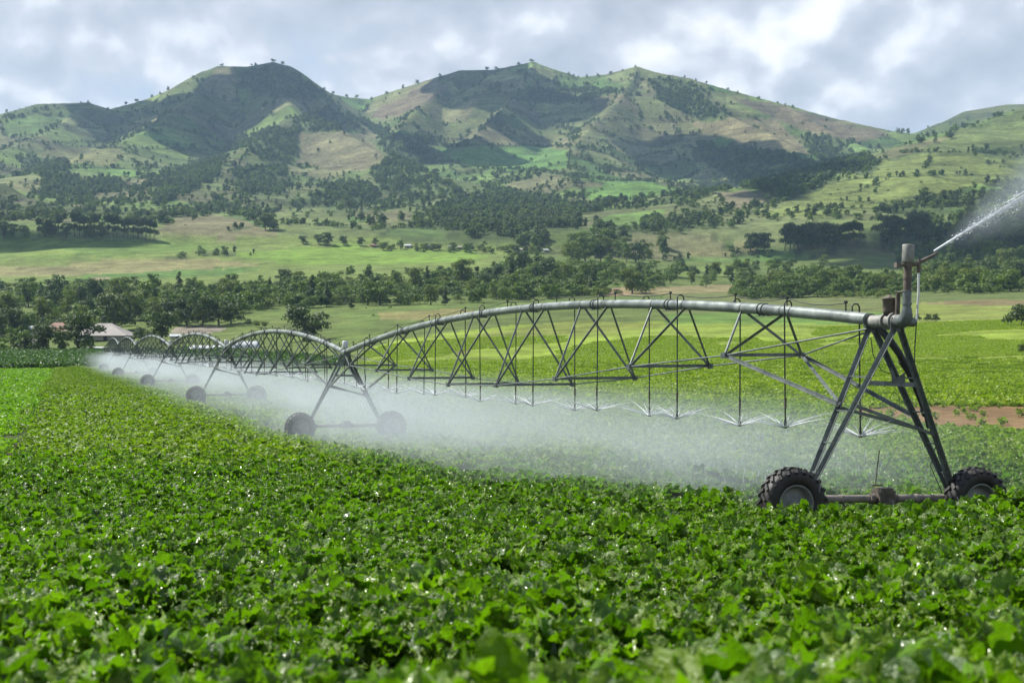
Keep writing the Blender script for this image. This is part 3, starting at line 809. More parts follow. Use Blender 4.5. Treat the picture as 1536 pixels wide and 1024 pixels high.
in_band([(1000, 416), (1130, 404), (1250, 398), (1240, 424), (1010, 434)], 20, 12, (16, 28), ['broad', 'bush', 'round', 'conifer'], 'scattered tree on the slope above the near pipe', 'scattered trees above the near span')
in_band([(1362, 420), (1536, 414), (1545, 438), (1362, 440)], 22, 13, (26, 40), ['round', 'broad', 'bush'], 'tree along the foot of the wood right of the standpipe', 'trees right of the standpipe')
in_band([(830, 376), (1000, 372), (1000, 396), (860, 396)], 18, 13, (26, 40), ['broad', 'tall', 'round'], 'dark tree in the clump beside the far village', 'dark trees beside the far village')
in_band([(560, 374), (700, 374), (830, 378), (830, 384), (700, 380), (560, 377)], 22, 7, (9, 16), ['broad', 'round', 'bush'], 'small tree among the far village houses', 'trees among the village houses')
for i in range(16):
    x = 1176 + i * 7.6 + R.uniform(-2, 2)
    plant(x, 377 - i * .6, R.uniform(34, 46), R.choice(['tall', 'tall', 'broad']), 'tall dark tree in the grove above the near pipe', 'grove of tall trees above the near span', 1)
for x in (1126, 1136, 1146): plant(x, 378, 32, 'broad', 'dark tree in the small clump left of the tall grove', 'small clump left of the tall grove', 1)
for i in range(7):
    plant(1334 + i * 8.4, 368 - i, R.uniform(38, 50), R.choice(['tall', 'broad']), 'tall dark tree in the grove behind the end gun', 'grove behind the end gun', 1)
in_band([(1395, 345), (1540, 322), (1545, 412), (1395, 414)], 20, 17, (28, 42), ['tall', 'broad', 'round'], 'dark tree in the hillside wood behind the water jet', 'hillside wood behind the jet')
for x, y, h in ((455, 366, 14), (478, 367, 18), (492, 368, 22), (516, 368, 16), (540, 369, 15), (562, 369, 14), (398, 345, 24), (405, 344, 28), (410, 346, 18)):
    plant(x, y, h, 'broad', 'small dark tree on the upper edge of the green meadow', 'small trees on the meadow edge', 1)
for x, y in ((162, 166), (189, 154), (205, 152), (228, 147), (240, 141), (252, 135), (290, 118), (333, 99), (384, 99), (410, 94), (466, 126), (483, 138), (499, 143), (520, 147), (535, 148), (557, 150), (580, 142), (604, 133),
             (626, 125), (660, 116), (730, 106), (745, 106), (778, 99), (798, 94), (853, 113), (880, 117), (897, 115), (916, 112), (934, 107), (953, 101), (1027, 117), (1044, 122), (1060, 126), (1092, 136), (1138, 149),
             (1166, 156), (1178, 159), (1189, 162), (1347, 200), (1354, 201), (1362, 201), (1392, 193)):
    k = 0
    q = None
    while q is None and k < 6:
        q = plant(x, y + k, R.uniform(3.5, 7) if not 1340 < x < 1370 else 9, R.choice(['round', 'broad', 'round', 'bush']), 'tiny tree standing against the sky on the ridge line', 'lone trees along the ridge line'); k += 1

# far woods, hedges and scrub: too many to count
rr = np.arange(len(ys))
ii, jj = np.nonzero(VIS & (GPX > -160) & (GPX < 1700) & (GY > 300) & (GY < 3350))
dy = np.gradient(ys)[ii]; dx = np.gradient(us)[jj] * (ys[ii] + APEX)
area = dx * dy
X_, Y_, PX_, PY_, E_, WB_ = GX[ii, jj], GY[ii, jj], GPX[ii, jj], GPY[ii, jj], EDGE[ii, jj], wob2[ii, jj]
dens = np.zeros(len(ii))
hillz = Y_ > 1080
clump = fbm(X_ / 120, Y_ / 120, 131, 4)
dens += np.where(hillz, 0.00060 + 0.0042 * sstep(.55, .72, clump) * sstep(3300, 1500, Y_), 0)
dens += np.where(hillz, 0.020 * sstep(7.5, 3.0, E_) * sstep(.29, .50, fbm(X_ / 70, Y_ / 70, 151, 3)), 0)
low = hillz & (PY_ > 225)
dens += np.where(low, (.0034 + .0045 * ((PY_ > 280) & (PY_ < 358) & (PX_ < 1150))) * sstep(.46, .62, fbm(X_ / 60, Y_ / 60, 171, 3)), 0)
for k, poly in enumerate(WOODS):
    m = in_poly(PX_ + WB_ * 26, PY_ + WB_ * 14, poly)
    dens[m] = np.maximum(dens[m], 0.024 * (.35 + 1.0 * sstep(.35, .6, fbm(X_[m] / 45, Y_[m] / 45, 191, 3))))
m = in_poly(PX_, PY_, [(360, 478), (420, 464), (760, 454), (990, 442), (1000, 458), (700, 478), (600, 505), (500, 522), (400, 505)])
dens[m] = .0085 * sstep(.50, .68, fbm(X_[m] / 22, Y_[m] / 22, 137, 3))
SCRUB = m
BELT = np.zeros(len(ii), bool)
for poly in ([(-160, 440), (60, 430), (230, 432), (240, 480), (120, 505), (-160, 525)], [(180, 462), (200, 436), (330, 426), (450, 414), (600, 406), (760, 396), (980, 398), (1000, 438), (880, 446), (760, 456), (600, 465), (500, 467), (390, 474), (240, 482)],
             [(1104, 424), (1180, 414), (1290, 410), (1350, 420), (1350, 446), (1130, 450), (1100, 446)], [(1360, 396), (1700, 380), (1700, 440), (1362, 440)], [(820, 356), (960, 356), (980, 384), (850, 388)], [(600, 362), (830, 366), (830, 376), (600, 372)]):
    m = in_poly(PX_ + WB_ * 16, PY_ + WB_ * 5, poly)
    BELT |= m
    dens[m] = np.maximum(dens[m], 0.026 * (0.22 + 1.2 * sstep(.42, .6, fbm(X_[m] / 40, Y_[m] / 40, 133, 3))))
HEDGE_M = near_lines(PX_ + WB_ * 8, PY_ + WB_ * 5, HEDGES, 1.5) & (PY_ < 420)
# keep the pastures open
for poly, col in HILL_POLYS + FIELD_POLYS[:10]:
    m = in_poly(PX_, PY_, poly)
    dens[m] *= 0.10
SKYL = run[jj]                                  # the skyline stays nearly bare
dens[(PY_ < SKYL + 7)] *= .12
dens[HEDGE_M] = .020
cnt = RNG.poisson(dens * area)
sel = np.repeat(np.arange(len(ii)), cnt)
wx = X_[sel] + RNG.uniform(-.5, .5, len(sel)) * dx[sel]; wy = Y_[sel] + RNG.uniform(-.5, .5, len(sel)) * dy[sel]
wz = terrain(wx, wy)
inwood = dens[sel] > .008
pick = np.where(inwood, RNG.integers(0, 8, len(sel)), RNG.choice([0, 1, 2, 5, 6, 7, 5, 6], len(sel)))
pick = np.where(inwood & (pick > 5), RNG.integers(0, 5, len(sel)), pick)
belt = BELT[sel]
scrub = SCRUB[sel]
pick = np.where(scrub, RNG.choice([5, 6, 7], len(sel)), pick)
pick = np.where(belt, RNG.choice([0, 2, 5, 5, 6, 7, 7, 7, 5], len(sel)), pick)
h = np.where(pick >= 5, RNG.uniform(1.6, 3.8, len(sel)), RNG.uniform(4.5, 9.5, len(sel)))
h = np.where(belt, np.where(pick >= 5, RNG.uniform(2.2, 5.5, len(sel)), RNG.uniform(5, 9, len(sel))), h)
h = np.where((Y_[sel] < 1000) & ~belt, h * .75, h)
h = np.where(scrub, RNG.uniform(.7, 2.2, len(sel)), h)
h = np.where(HEDGE_M[sel], RNG.uniform(2.0, 6.5, len(sel)), h) * np.where(inwood, 1.0, .82)
print('far trees', len(sel), 'single trees', N_TREES)
scatter('woodland', np.stack([wx, wy, wz - .2], -1), np.stack([np.zeros(len(sel)), np.zeros(len(sel)), RNG.uniform(0, 6.28, len(sel))], -1), h, pick, LOWC)
tag(bpy.data.objects['woodland'], 'scattered dark woods, hedges and scrub over the green hills', 'woodland')
# ------------------------------------------------------------------ farm and village buildings
M['roof_tan'] = plain_mat('weathered_roof', (0.25, 0.225, 0.20), 0.8, 0, 0.25, 0.6, (0.36, 0.33, 0.295))
M['roof_red'] = plain_mat('red_brown_roof', (0.24, 0.13, 0.095), 0.8, 0, 0.25, 0.6)
M['wall_white'] = plain_mat('whitewashed_wall', (0.46, 0.44, 0.40), 0.8, 0, 0.12, 0.8)
M['wall_tan'] = plain_mat('clay_wall', (0.34, 0.25, 0.19), 0.85, 0, 0.2, 0.8)
M['dark_wood'] = plain_mat('dark_wood', (0.05, 0.04, 0.035), 0.8, 0, 0.3, 2)
M['glass'] = plain_mat('window_glass', (0.03, 0.035, 0.04), 0.12, 0, 0.1, 1)
M['film'] = plain_mat('tunnel_film', (0.48, 0.50, 0.50), 0.4, 0, 0.1, 0.8)

def house(px, py, wpx, hpx, depth, wall, roof, label, group=None, name='farm_shed', rot=0.0, hip=False, flare=0.0, roof_share=.5):
    p = hit(px, py); k = p[1] / F
    w, h = wpx * k, hpx * k
    hw = h * (1 - roof_share)
    o = empty(name, tuple(p - np.array([0, 0, .15])), rot); tag(o, label, 'building', group)
    b = MB().box((0, 0, hw / 2 + .1), (w, depth, hw)); b.build('wall', wall, o)
    W, D = w / 2 + .5, depth / 2 + .6; r = MB(); e = hw + .12
    rw = W - (D if hip else 0) * .55
    if flare:
        m = .45
        lv = [(W + flare, D + flare, e - .1), (W * .72, D * .72, e + (h - hw) * m), (rw * .5, .4, h)]
        vs = []
        for a, c, z in lv: vs += [(-a, -c, z), (a, -c, z), (a, c, z), (-a, c, z)]
        fs = [(4 * i + q, 4 * i + (q + 1) % 4, 4 * i + 4 + (q + 1) % 4, 4 * i + 4 + q) for i in range(2) for q in range(4)] + [(8, 9, 10, 11), (3, 2, 1, 0)]
        r.poly(vs, fs)
    else:
        vs = [(-W, -D, e), (W, -D, e), (W, D, e), (-W, D, e), (-rw, 0, h), (rw, 0, h)]
        r.poly(vs, [(0, 1, 5, 4), (2, 3, 4, 5), (1, 2, 5), (3, 0, 4), (3, 2, 1, 0)])
    r.build('roof', roof, o)
    dw = min(1.1, w * .18)
    d = MB().box((w * .12, -depth / 2 - .03, min(2.1, hw * .85) / 2 + .1), (dw, .08, min(2.1, hw * .85))).build('door', M['dark_wood'], o)
    for x in (-.32, -.1, .36):
        if hw > 1.5: MB().box((w * x, -depth / 2 - .03, hw * .58), (min(1.0, w * .12), .07, hw * .34)).build('window', M['glass'], o)
    return o

house(158, 510, 66, 26, 11, M['wall_white'], M['roof_tan'], 'long farm building with a wide flared grey-tan roof left of the pivot', name='farm_building', hip=True, flare=1.4, roof_share=.72)
house(88, 505, 34, 22, 8, M['wall_tan'], M['roof_red'], 'farm building with a red-brown roof behind the thin trees', name='farm_building', hip=True, roof_share=.6)
house(57, 520, 17, 12, 4, M['wall_white'], M['roof_tan'], 'small white farm shed among the leftmost trees', rot=.3)
house(55, 500, 20, 12, 5, M['wall_white'], M['film'], 'small white-roofed shed left of the red-brown roof', rot=-.2)
house(146, 526, 20, 7, 4, M['wall_white'], M['film'], 'low white shed under the edge of the long farm roof', rot=.1, roof_share=.35)
house(262, 508, 12, 8, 3, M['wall_white'], M['film'], 'small white shed beside the dark leafy tree', rot=.4)
for x, y, w, lab in ((318, 528, 66, 'white plastic tunnel seen through the third span'), (366, 521, 44, 'white plastic tunnel behind the top of the third tower')):
    p = hit(x, y); k = p[1] / F; L_ = w * k
    o = empty('plastic_tunnel', tuple(p - np.array([0, 0, .1])), .1); tag(o, lab, 'greenhouse')
    b = MB(); n = 10; Rr = 1.7
    vs = []; fs = []
    for q in range(13):
        s_ = 1 + .012 * (q % 2)
        for i in range(n + 1):
            a = math.pi * i / n; vs.append(((q / 12 - .5) * L_, -math.cos(a) * 2.6 * s_, math.sin(a) * Rr * s_))
    for q in range(12):
        for i in range(n): fs.append((q * (n + 1) + i, q * (n + 1) + i + 1, (q + 1) * (n + 1) + i + 1, (q + 1) * (n + 1) + i))
    fs += [tuple(range(n, -1, -1)), tuple(12 * (n + 1) + i for i in range(n + 1))]
    b.poly(vs, fs, True); b.build('cover', M['film'], o)
    MB().box((-L_ / 2 - .03, 0, .75), (.06, 1.1, 1.5)).build('door', M['wall_white'], o)
VH = ((560, 370, 12), (612, 371, 14), (640, 371, 11), (655, 372, 9), (676, 372, 10), (690, 373, 12), (706, 372, 9), (772, 375, 11), (780, 377, 13), (790, 374, 10), (818, 377, 11), (905, 438, 16), (925, 436, 12), (880, 441, 9))
for i, (x, y, w) in enumerate(VH):
    ex = {0: 'westernmost small village house, alone left of the others at the meadow top', 11: 'widest pale house in the clearing above the near pipe',
          12: 'pale house at the right end of the clearing above the near pipe', 13: 'smallest pale house at the left of the clearing above the near pipe'}.get(i)
    house(x, y, w * .6, w * .36, 5, M['wall_white'] if i % 3 else M['wall_tan'], (M['roof_red'], M['film'], M['roof_tan'])[i % 3],
          ex or 'tiny pale house in the village at the foot of the hills', None if ex else 'village houses at the foot of the hills', 'village_house', R.uniform(-.4, .4))

# ------------------------------------------------------------------ the crop
def leaf_geo(rng, L, W, up, curl, cup, lobes, ns=7, nw=5, wave=.02):
    """one leaf blade rising from the origin along +x; returns vertices, quads and blade coordinates"""
    V, B = [], []
    x = z = 0.0; ang = up
    stalk = .24
    cs = []
    for i in range(ns + 1):
        cs.append((x, z, ang))
        ang -= curl / ns * (.4 + 1.2 * i / ns); x += math.cos(ang) * L / ns; z += math.sin(ang) * L / ns
    ph = rng.uniform(0, 6.28); fr = rng.uniform(11, 17); k2 = rng.uniform(2.0, 4.5)
    for i, (x, z, a) in enumerate(cs):
        t = i / ns
        tt = max(0, (t - stalk) / (1 - stalk))
        w = .05 if t < stalk else max(.05, (math.sin(math.pi * min(1, (tt * .90 + .07) ** 1.1)) ** .42) * (1 + lobes * math.sin(tt * fr * 1.7 + ph) * .30))
        for j in range(nw):
            s = (j / (nw - 1)) * 2 - 1
            yy = s * w * W * .5
            ruf = (math.sin(t * fr + s * k2 + ph) + .7 * math.sin(t * fr * 2.1 - s * 5.1 + ph * 2)) * (.25 + abs(s) ** 1.5) if t > stalk else 0
            lift = abs(s) ** 1.4 * cup * w * W * .5 + wave * ruf + (rng.gauss(0, wave * .25) if t > stalk else 0)
            V.append((x - math.sin(a) * lift, yy, z + math.cos(a) * lift)); B.append((s, tt * 1.0, 0))
    Fq = [(i * nw + j, (i + 1) * nw + j, (i + 1) * nw + j + 1, i * nw + j + 1) for i in range(ns) for j in range(nw - 1)]
    return np.array(V), Fq, np.array(B)

def crop_plant(name, seed, nl, Lr, Wr, ns, nw, mat, upr=(.5, 1.45), lobes=.35, cupr=(.1, .6), spread=.05, base=(0, .12)):
    rng = random.Random(seed); V, Fq, B = [], [], []; off = 0
    for k in range(nl):
        L = rng.uniform(*Lr); v, f, b = leaf_geo(rng, L, rng.uniform(*Wr) * L, rng.uniform(*upr), rng.uniform(.2, 1.5), rng.uniform(*cupr), lobes * rng.uniform(.4, 1.2), ns, nw, .032 * L / .3)
        a = k * 2.399 + rng.uniform(-.5, .5); tw = rng.uniform(-.5, .5)
        ct, st_ = math.cos(tw), math.sin(tw)
        v = np.stack([v[:, 0], v[:, 1] * ct - (v[:, 2]) * st_ * .4, v[:, 2] + v[:, 1] * st_], -1)
        ca, sa = math.cos(a), math.sin(a); r0 = rng.uniform(0, spread)
        v = np.stack([(v[:, 0] + r0) * ca - v[:, 1] * sa, (v[:, 0] + r0) * sa + v[:, 1] * ca, v[:, 2] + rng.uniform(*base)], -1)
        V.append(v); B.append(b); Fq += [tuple(i + off for i in q) for q in f]; off += len(v)
    V = np.concatenate(V); B = np.concatenate(B)
    me = np_mesh(name, V, np.array(Fq), np.full(len(Fq), 4), True); attr(me, 'blade', B, 'FLOAT_VECTOR')
    me.materials.append(mat); return me

def crop_tile(name, seed, n, size, hgt, lw, mat):
    rng = np.random.default_rng(seed)
    Cn = np.stack([rng.uniform(-size / 2, size / 2, n), rng.uniform(-size / 2, size / 2, n), rng.uniform(.25, 1.0, n) ** .8 * hgt], -1)
    Cn[:, 2] *= .75 + .5 * fbm(Cn[:, 0] * 2.2 + seed, Cn[:, 1] * 2.2, seed, 2)
    nn = rng.normal(size=(n, 3)) * .75 + np.array([0, 0, .8]); nn /= np.linalg.norm(nn, axis=1, keepdims=True)
    me = quads_mesh(name, Cn, nn, lw * rng.uniform(.6, 1.4, n), rng.uniform(0, 1, n), rng, .8)
    me.materials.append(mat); return me

NEARC = source_collection('crop_near', [crop_plant('crop_plant', 40 + i, 42, (.09, .20), (.66, 1.0), 10, 9, M['crop'], (.45, 1.5), .3, (.05, .8), .09, (.0, .22)) for i in range(5)]
                          + [crop_plant('crop_plant', 70 + i, 14, (.15, .27), (.62, .88), 12, 9, M['crop'], (.8, 1.5), .25, (.15, .6), .06, (.05, .2)) for i in range(2)]
                          + [crop_plant('crop_plant', 90 + i, 50, (.06, .155), (.62, .98), 6, 5, M['crop'], (.3, 1.5), .35, (.05, .8), .13, (.0, .3)) for i in range(4)])
MIDC = source_collection('crop_mid', [crop_plant('crop_plant', 140 + i, 40, (.07, .165), (.65, 1.0), 3, 3, M['crop_far'], (.3, 1.4), .4, (.05, .6), .15, (.0, .28)) for i in range(5)])
BMIDC = source_collection('crop_pale', [crop_plant('crop_plant', 180 + i, 22, (.12, .28), (.6, .95), 4, 3, M['crop_bright'], (.3, 1.4), .4, (.05, .6), .13, (.0, .2)) for i in range(4)])
FARC = source_collection('crop_far', [crop_tile('crop_tile', 240 + i, 260, 1.6, .42, .115, M['crop_tile']) for i in range(4)] + [crop_tile('crop_tile', 280 + i, 150, 1.6, .40, .17, M['crop_bright']) for i in range(4)])
BRIC = source_collection('crop_bright', [crop_tile('crop_tile', 340 + i, 110, 1.6, (.26 if i < 2 else .13), .17, M['crop_strip' if i < 2 else 'crop_bright']) for i in range(4)])
DARC = source_collection('crop_dark', [crop_tile('crop_tile', 440 + i, 150, 1.8, .95, .3, M['crop_dark']) for i in range(3)])

P_FARD = [(-300, 533), (140, 531), (330, 530), (420, 536), (520, 548), (330, 552), (150, 552), (-300, 552)]
P_BEHIND = [(560, 558), (700, 551), (840, 547), (1100, 544), (2700, 536), (2700, 606), (1390, 611), (1255, 612), (1000, 604), (700, 596), (560, 580)]
P_SMOOTH = [(540, 556), (560, 524), (620, 508), (760, 490), (1000, 484), (1270, 480), (2700, 472), (2700, 536), (1100, 544), (840, 547), (700, 551)]
def grid_pts(y0, y1, step, jit=.5):
    out = []
    yy = np.arange(y0, y1, step)
    for k, y in enumerate(yy):
        w = .46 * y + 9
        xx = np.arange(-w, w, step) + (k % 2) * step * .5
        out.append(np.stack([xx, np.full(len(xx), y)], -1))
    P = np.concatenate(out); P += RNG.uniform(-jit, jit, P.shape) * step
    return P[:, 0], P[:, 1]
def zone(x, y, z):
    px = 768 + F * x / y; py = 512 - F * z / y
    w = (fbm(x / 9, y / 20, 201, 3) - .5)
    px = px + w * 30; py = py + w * 4 + RNG.normal(0, 1.6, len(x)) * (y > 60)
    out = np.zeros(len(x), int)                       # 0 main crop
    left = x < -6.2 - .3097 * (y - 13) + (fbm(x / 3, y / 3, 203, 2) - .5) * 1.5
    out[left & (y > 16)] = 1                          # 1 young bright strip
    out[(y > 60) & in_poly(px, py, P_BEHIND)] = 2
    out[(y > 60) & in_poly(px, py, P_SMOOTH)] = 3
    out[(y > 200) & in_poly(px, py, P_FARD)] = 4
    gone = (y > 55) & in_poly(px + w * 30, py + w * 5, P_SOIL) & (RNG.uniform(0, 1, len(x)) > .03)
    path = np.abs(x + 6.2 + .3097 * (y - 13)) < .22 + .0012 * y
    far_edge = (y > 205) & (out < 2) & (py < 555 + w * 2)
    out[gone | far_edge | (path & (y > 26))] = -1
    return out
def rots(n, tilt=.12):
    return np.stack([RNG.normal(0, tilt, n), RNG.normal(0, tilt, n), RNG.uniform(0, 6.283, n)], -1)
crop_P, crop_R, crop_S, crop_I = [], [], [], []
def lay(name, x, y, z, s, pick, coll, label, tilt=.12):
    scatter(name, np.stack([x, y, z], -1), rots(len(x), tilt), s, pick, coll)
    tag(bpy.data.objects[name], label, 'crop')
# nearest plants: whole leaves
x, y = grid_pts(3.2, 54, .315)
z = terrain(x, y); zn = zone(x, y, z)
ok = (zn >= 0) & (RNG.uniform(0, 1, len(x)) > sstep(38, 53, y)) & (track_dist(x, y) > .42) & (fbm(x / .7, y / .7, 221, 2) > .31)
x, y, z = x[ok], y[ok], z[ok]
clump_h = .50 + .95 * fbm(x / 1.3, y / 1.3, 211, 3)
clump_h *= 1 + .10 * sstep(15, 6, y)
big = (RNG.uniform(0, 1, len(x)) < .03 + .03 * sstep(18, 7, y))
small = RNG.uniform(0, 1, len(x)) < .15 + .80 * sstep(9, 17, y)
lay('leafy_crop', x, y, z, np.clip(clump_h * RNG.uniform(.78, 1.22, len(x)), .4, 1.5), np.where(big, 5 + RNG.integers(0, 2, len(x)), np.where(small, 7 + RNG.integers(0, 4, len(x)), RNG.integers(0, 5, len(x)))), NEARC,
    'dense bright green leafy crop filling the foreground up to the near wheels', .16)
n_near = len(x)
x, y = grid_pts(37, 112, .38)
z = terrain(x, y); zn = zone(x, y, z)
ok = ((zn == 0) | (zn == 2)) & (track_dist(x, y) > .5) & (RNG.uniform(0, 1, len(x)) < sstep(38, 52, y))
x, y, z, zn = x[ok], y[ok], z[ok], zn[ok]
pale = (zn == 2) & (RNG.uniform(0, 1, len(x)) < .75)
lay('pale_crop', x[pale], y[pale], z[pale], RNG.uniform(.7, 1.3, pale.sum()), RNG.integers(0, 4, pale.sum()), BMIDC, 'pale green leafy crop beyond the soil strip and behind the near span', .16)
x, y, z, zn = x[~pale], y[~pale], z[~pale], zn[~pale]
lay('leafy_crop_field', x, y, z, (.7 + .75 * fbm(x / 2.2, y / 2.2, 231, 3)) * RNG.uniform(.85, 1.25, len(x)), RNG.integers(0, 5, len(x)), MIDC, 'leafy green crop in the middle of the field under the spray', .14)
n_mid = len(x)
x, y = grid_pts(106, 256, 1.15)
z = terrain(x, y); zn = zone(x, y, z)
ok = ((zn == 0) | (zn == 2)) & (track_dist(x, y) > .8)
pk = np.where((zn[ok] == 2) & (RNG.uniform(0, 1, ok.sum()) < .6), RNG.integers(4, 8, ok.sum()), RNG.integers(0, 4, ok.sum()))
lay('distant_crop', x[ok], y[ok], z[ok], RNG.uniform(.85, 1.2, ok.sum()), pk, FARC, 'far end of the leafy green crop around the distant towers', .05)
x, y = grid_pts(15, 330, 1.2)
z = terrain(x, y); zn = zone(x, y, z)
ok = (zn == 1) | ((zn == 3) & (fbm(x / 26, y / 40, 261, 3) > .48))
lay('young_crop', x[ok], y[ok], z[ok], RNG.uniform(.7, 1.1, ok.sum()), np.where(zn[ok] == 3, 2, 0) + RNG.integers(0, 2, ok.sum()), BRIC, 'lighter green young crop at the left edge and beyond the near span', .05)
x, y = grid_pts(225, 360, 1.3)
z = terrain(x, y); zn = zone(x, y, z)
ok = (zn == 4)
lay('tall_crop', x[ok], y[ok], z[ok], RNG.uniform(.8, 1.3, ok.sum()), RNG.integers(0, 3, ok.sum()), DARC, 'taller dark green crop strip in front of the farm', .05)
print('crop', n_near, n_mid)

# ------------------------------------------------------------------ the centre-pivot irrigator
PHI = math.radians(19.3)
TW = [(7.03, 27.0), (-7.27, 62.0), (-19.3, 96.0), (-31.5, 131.0), (-43.9, 166.0), (-55.3, 200.0)]
HPS = [4.06, 3.88, 3.88, 3.88, 3.88, 3.88, 3.88]
TWZ = [tz(x, y) for x, y in TW]
PIPE_R = .118

def wheel_meshes():
    t = MB()
    Rr, w = .66, .19
    t.lathe((0, 0, 0), (0, 1, 0), [(.36, -w * .80), (.42, -w), (.52, -w * 1.05), (.59, -w * .92), (.625, -w * .7), (.635, 0), (.625, w * .7), (.59, w * .92), (.52, w * 1.05), (.42, w), (.36, w * .80), (.345, 0)], 40, True)
    for k in range(22):
        for sgn in (-1, 1):
            a0 = 2 * math.pi * (k + (.5 if sgn > 0 else 0)) / 22; a1 = a0 + .17
            def P(r, a, y): return Vector((math.cos(a) * r, y, math.sin(a) * r))
            t.beam(P(.632, a0, 0.0), P(.628, a1, sgn * w * .72), .055, .085, up=P(1, (a0 + a1) / 2, 0))
            t.beam(P(.628, a1 - .004, sgn * w * .70), P(.565, a1 + .05, sgn * w * 1.03), .05, .07, up=P(1, a1, 0))
    r = MB()
    r.lathe((0, 0, 0), (0, -1, 0), [(.365, -.15), (.365, .155), (.345, .165), (.325, .15), (.31, .10), (.30, .035), (.245, .02), (.18, .05), (.12, .06), (.115, .09), (.07, .10), (.0, .10)], 32)
    r.lathe((0, 0, 0), (0, 1, 0), [(.365, -.15), (.365, .155), (.345, .165), (.325, .15), (.31, .10), (.20, .02), (.0, .02)], 32)
    for k in range(8):
        a = 2 * math.pi * k / 8
        r.tube([(math.cos(a) * .085, -.085, math.sin(a) * .085), (math.cos(a) * .085, -.115, math.sin(a) * .085)], .012, 6)
    return t.mesh('tyre'), r.mesh('rim')
TYRE, RIM = wheel_meshes()

def leg_pt(side, ys_, z, HP=3.88):
    t = (HP - .16 - z) / (HP - .16 - .78)
    return (side * (.06 + 1.56 * t), ys_ * (.42 * (1 - t) + .06 * t), z)

